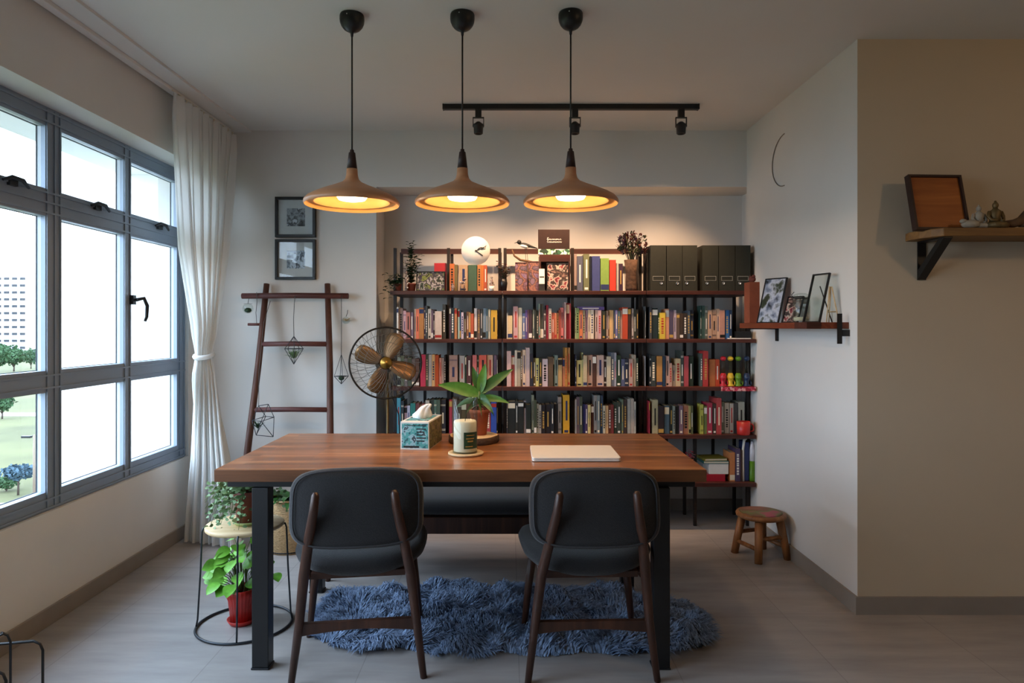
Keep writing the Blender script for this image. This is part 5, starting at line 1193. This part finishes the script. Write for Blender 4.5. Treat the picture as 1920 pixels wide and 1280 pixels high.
t = thing('driftwood', 'dark twisted driftwood piece at the right edge of the rustic shelf', 'driftwood', (P3(1885), 2.92, z)); m = MB(); m.tube([(-.03, 0, .018), (.02, -.01, .02), (.06, 0, .032), (.1, .01, .065), (.15, 0, .075), (.2, 0, .07)], [.012, .017, .02, .024, .03, .02], 10); m.tube([(.05, 0, .02), (.12, -.02, .02), (.2, -.01, .016)], [.014, .018, .014], 8); m.build('branch', 'driftwood', t)
# ------------------------------------------------------------------ wire rack, bottom left
t = thing('wire_rack', 'black wire magazine rack at the lower left corner near the wall', 'rack', (-1.66, 2.22, 0))
def loop(m, pts, r=.004): m.tube(pts, r, 8)
m = MB()
def arch(x0, x1, y, h, yr=.0, r=.0045):
    k = .03; m.tube([(x0, y, .004), (x0, y, h-k), (x0+k*.3, y, h-k*.3), (x0+k, y, h), (x1-k, y+yr, h), (x1-k*.3, y+yr, h-k*.3), (x1, y+yr, h-k), (x1, y+yr, .004)], r, 8)
arch(.0, .045, -.02, .31, .01, .004); arch(-.16, .095, .03, .245, .04); arch(-.16, .075, -.06, .215, -.01)
m.tube([(-.16, -.06, .008), (.075, -.07, .008), (.095, .07, .008), (-.16, .03, .008)], .004, 8, closed=True); m.rod((-.02, -.07, .1), (-.02, .05, .1), .004); m.tube([(-.16, -.06, .1), (.075, -.07, .1), (.095, .07, .1), (-.16, .03, .1)], .0035, 8, closed=True)
m.build('wire_frame', 'black_metal', t)
# ------------------------------------------------------------------ light
def light(kind, name, loc, energy, col, rot=None, **kw):
    l = bpy.data.lights.new(name, kind); l.energy = energy; l.color = col
    for k, v in kw.items(): setattr(l, k, v)
    o = bpy.data.objects.new(name, l); COL.objects.link(o); o.location = loc
    if rot: o.rotation_euler = rot
    return o
W = bpy.data.worlds.new('overcast_sky'); SC.world = W; W.use_nodes = True; nt = W.node_tree
bg = nt.nodes['Background']; tc = N(nt, 'ShaderNodeTexCoord'); sx = N(nt, 'ShaderNodeSeparateXYZ'); cr = N(nt, 'ShaderNodeValToRGB')
nt.links.new(tc.outputs['Generated'], sx.inputs[0]); nt.links.new(sx.outputs['Z'], cr.inputs[0])
cr.color_ramp.elements[0].color = (.8, .9, 1, 1); cr.color_ramp.elements[1].color = (.6, .76, 1, 1); cr.color_ramp.elements[1].position = .8
nt.links.new(cr.outputs[0], bg.inputs[0]); bg.inputs[1].default_value = SKY = 10.5
light('SUN', 'daylight_boost_sun', (-20, 0, 12), 7, (.78, .89, 1), Vector((1, .12, -1.05)).to_track_quat('-Z', 'Y').to_euler(), angle=radians(50))  # added soft sun that lifts the daylight indoors; the sky itself is overcast
po = light('AREA', 'window_portal', (-2.16, (WY0+WY1)/2, (WZ0+WZ1)/2), 1, (1, 1, 1), (0, radians(-90), 0), shape='RECTANGLE', size=WZ1-WZ0, size_y=WY1-WY0)
po.data.cycles.is_portal = True
for k, lab, px, Y in PL: light('POINT', 'pendant_light', ((px-VX)*Y/F, Y, 1.818), 12, (1, .66, .38), shadow_soft_size=.035)
for (px, lab), e in zip(HEADS, (7, 9, 8)):
    o = light('SPOT', 'track_spot_light', ((px-VX)*TYY/F, TYY+.02, ZC-.185), e*12, (1, .62, .36), spot_size=radians(80), spot_blend=1.0, shadow_soft_size=.03)
    d = Vector((0, .84, -1.4)); o.rotation_euler = d.to_track_quat('-Z', 'Y').to_euler()
light('POINT', 'room_lamp_light', (3.0, .9, 2.42), 20, (1, .64, .34), shadow_soft_size=.08)
# ------------------------------------------------------------------ camera
cam = bpy.data.cameras.new('camera'); co = bpy.data.objects.new('camera', cam); COL.objects.link(co); SC.camera = co
co.location = (0, 0, CAMZ); co.rotation_euler = (radians(90), 0, 0); cam.sensor_width = 36; cam.lens = 24.0
cam.shift_x = (960-VX)/1920; cam.shift_y = -(640-VY)/1920; cam.clip_end = 3000; cam.clip_start = .05
SC.view_settings.view_transform = 'Standard'; SC.view_settings.look = 'None'; SC.view_settings.gamma = 1; SC.view_settings.exposure = -0.12
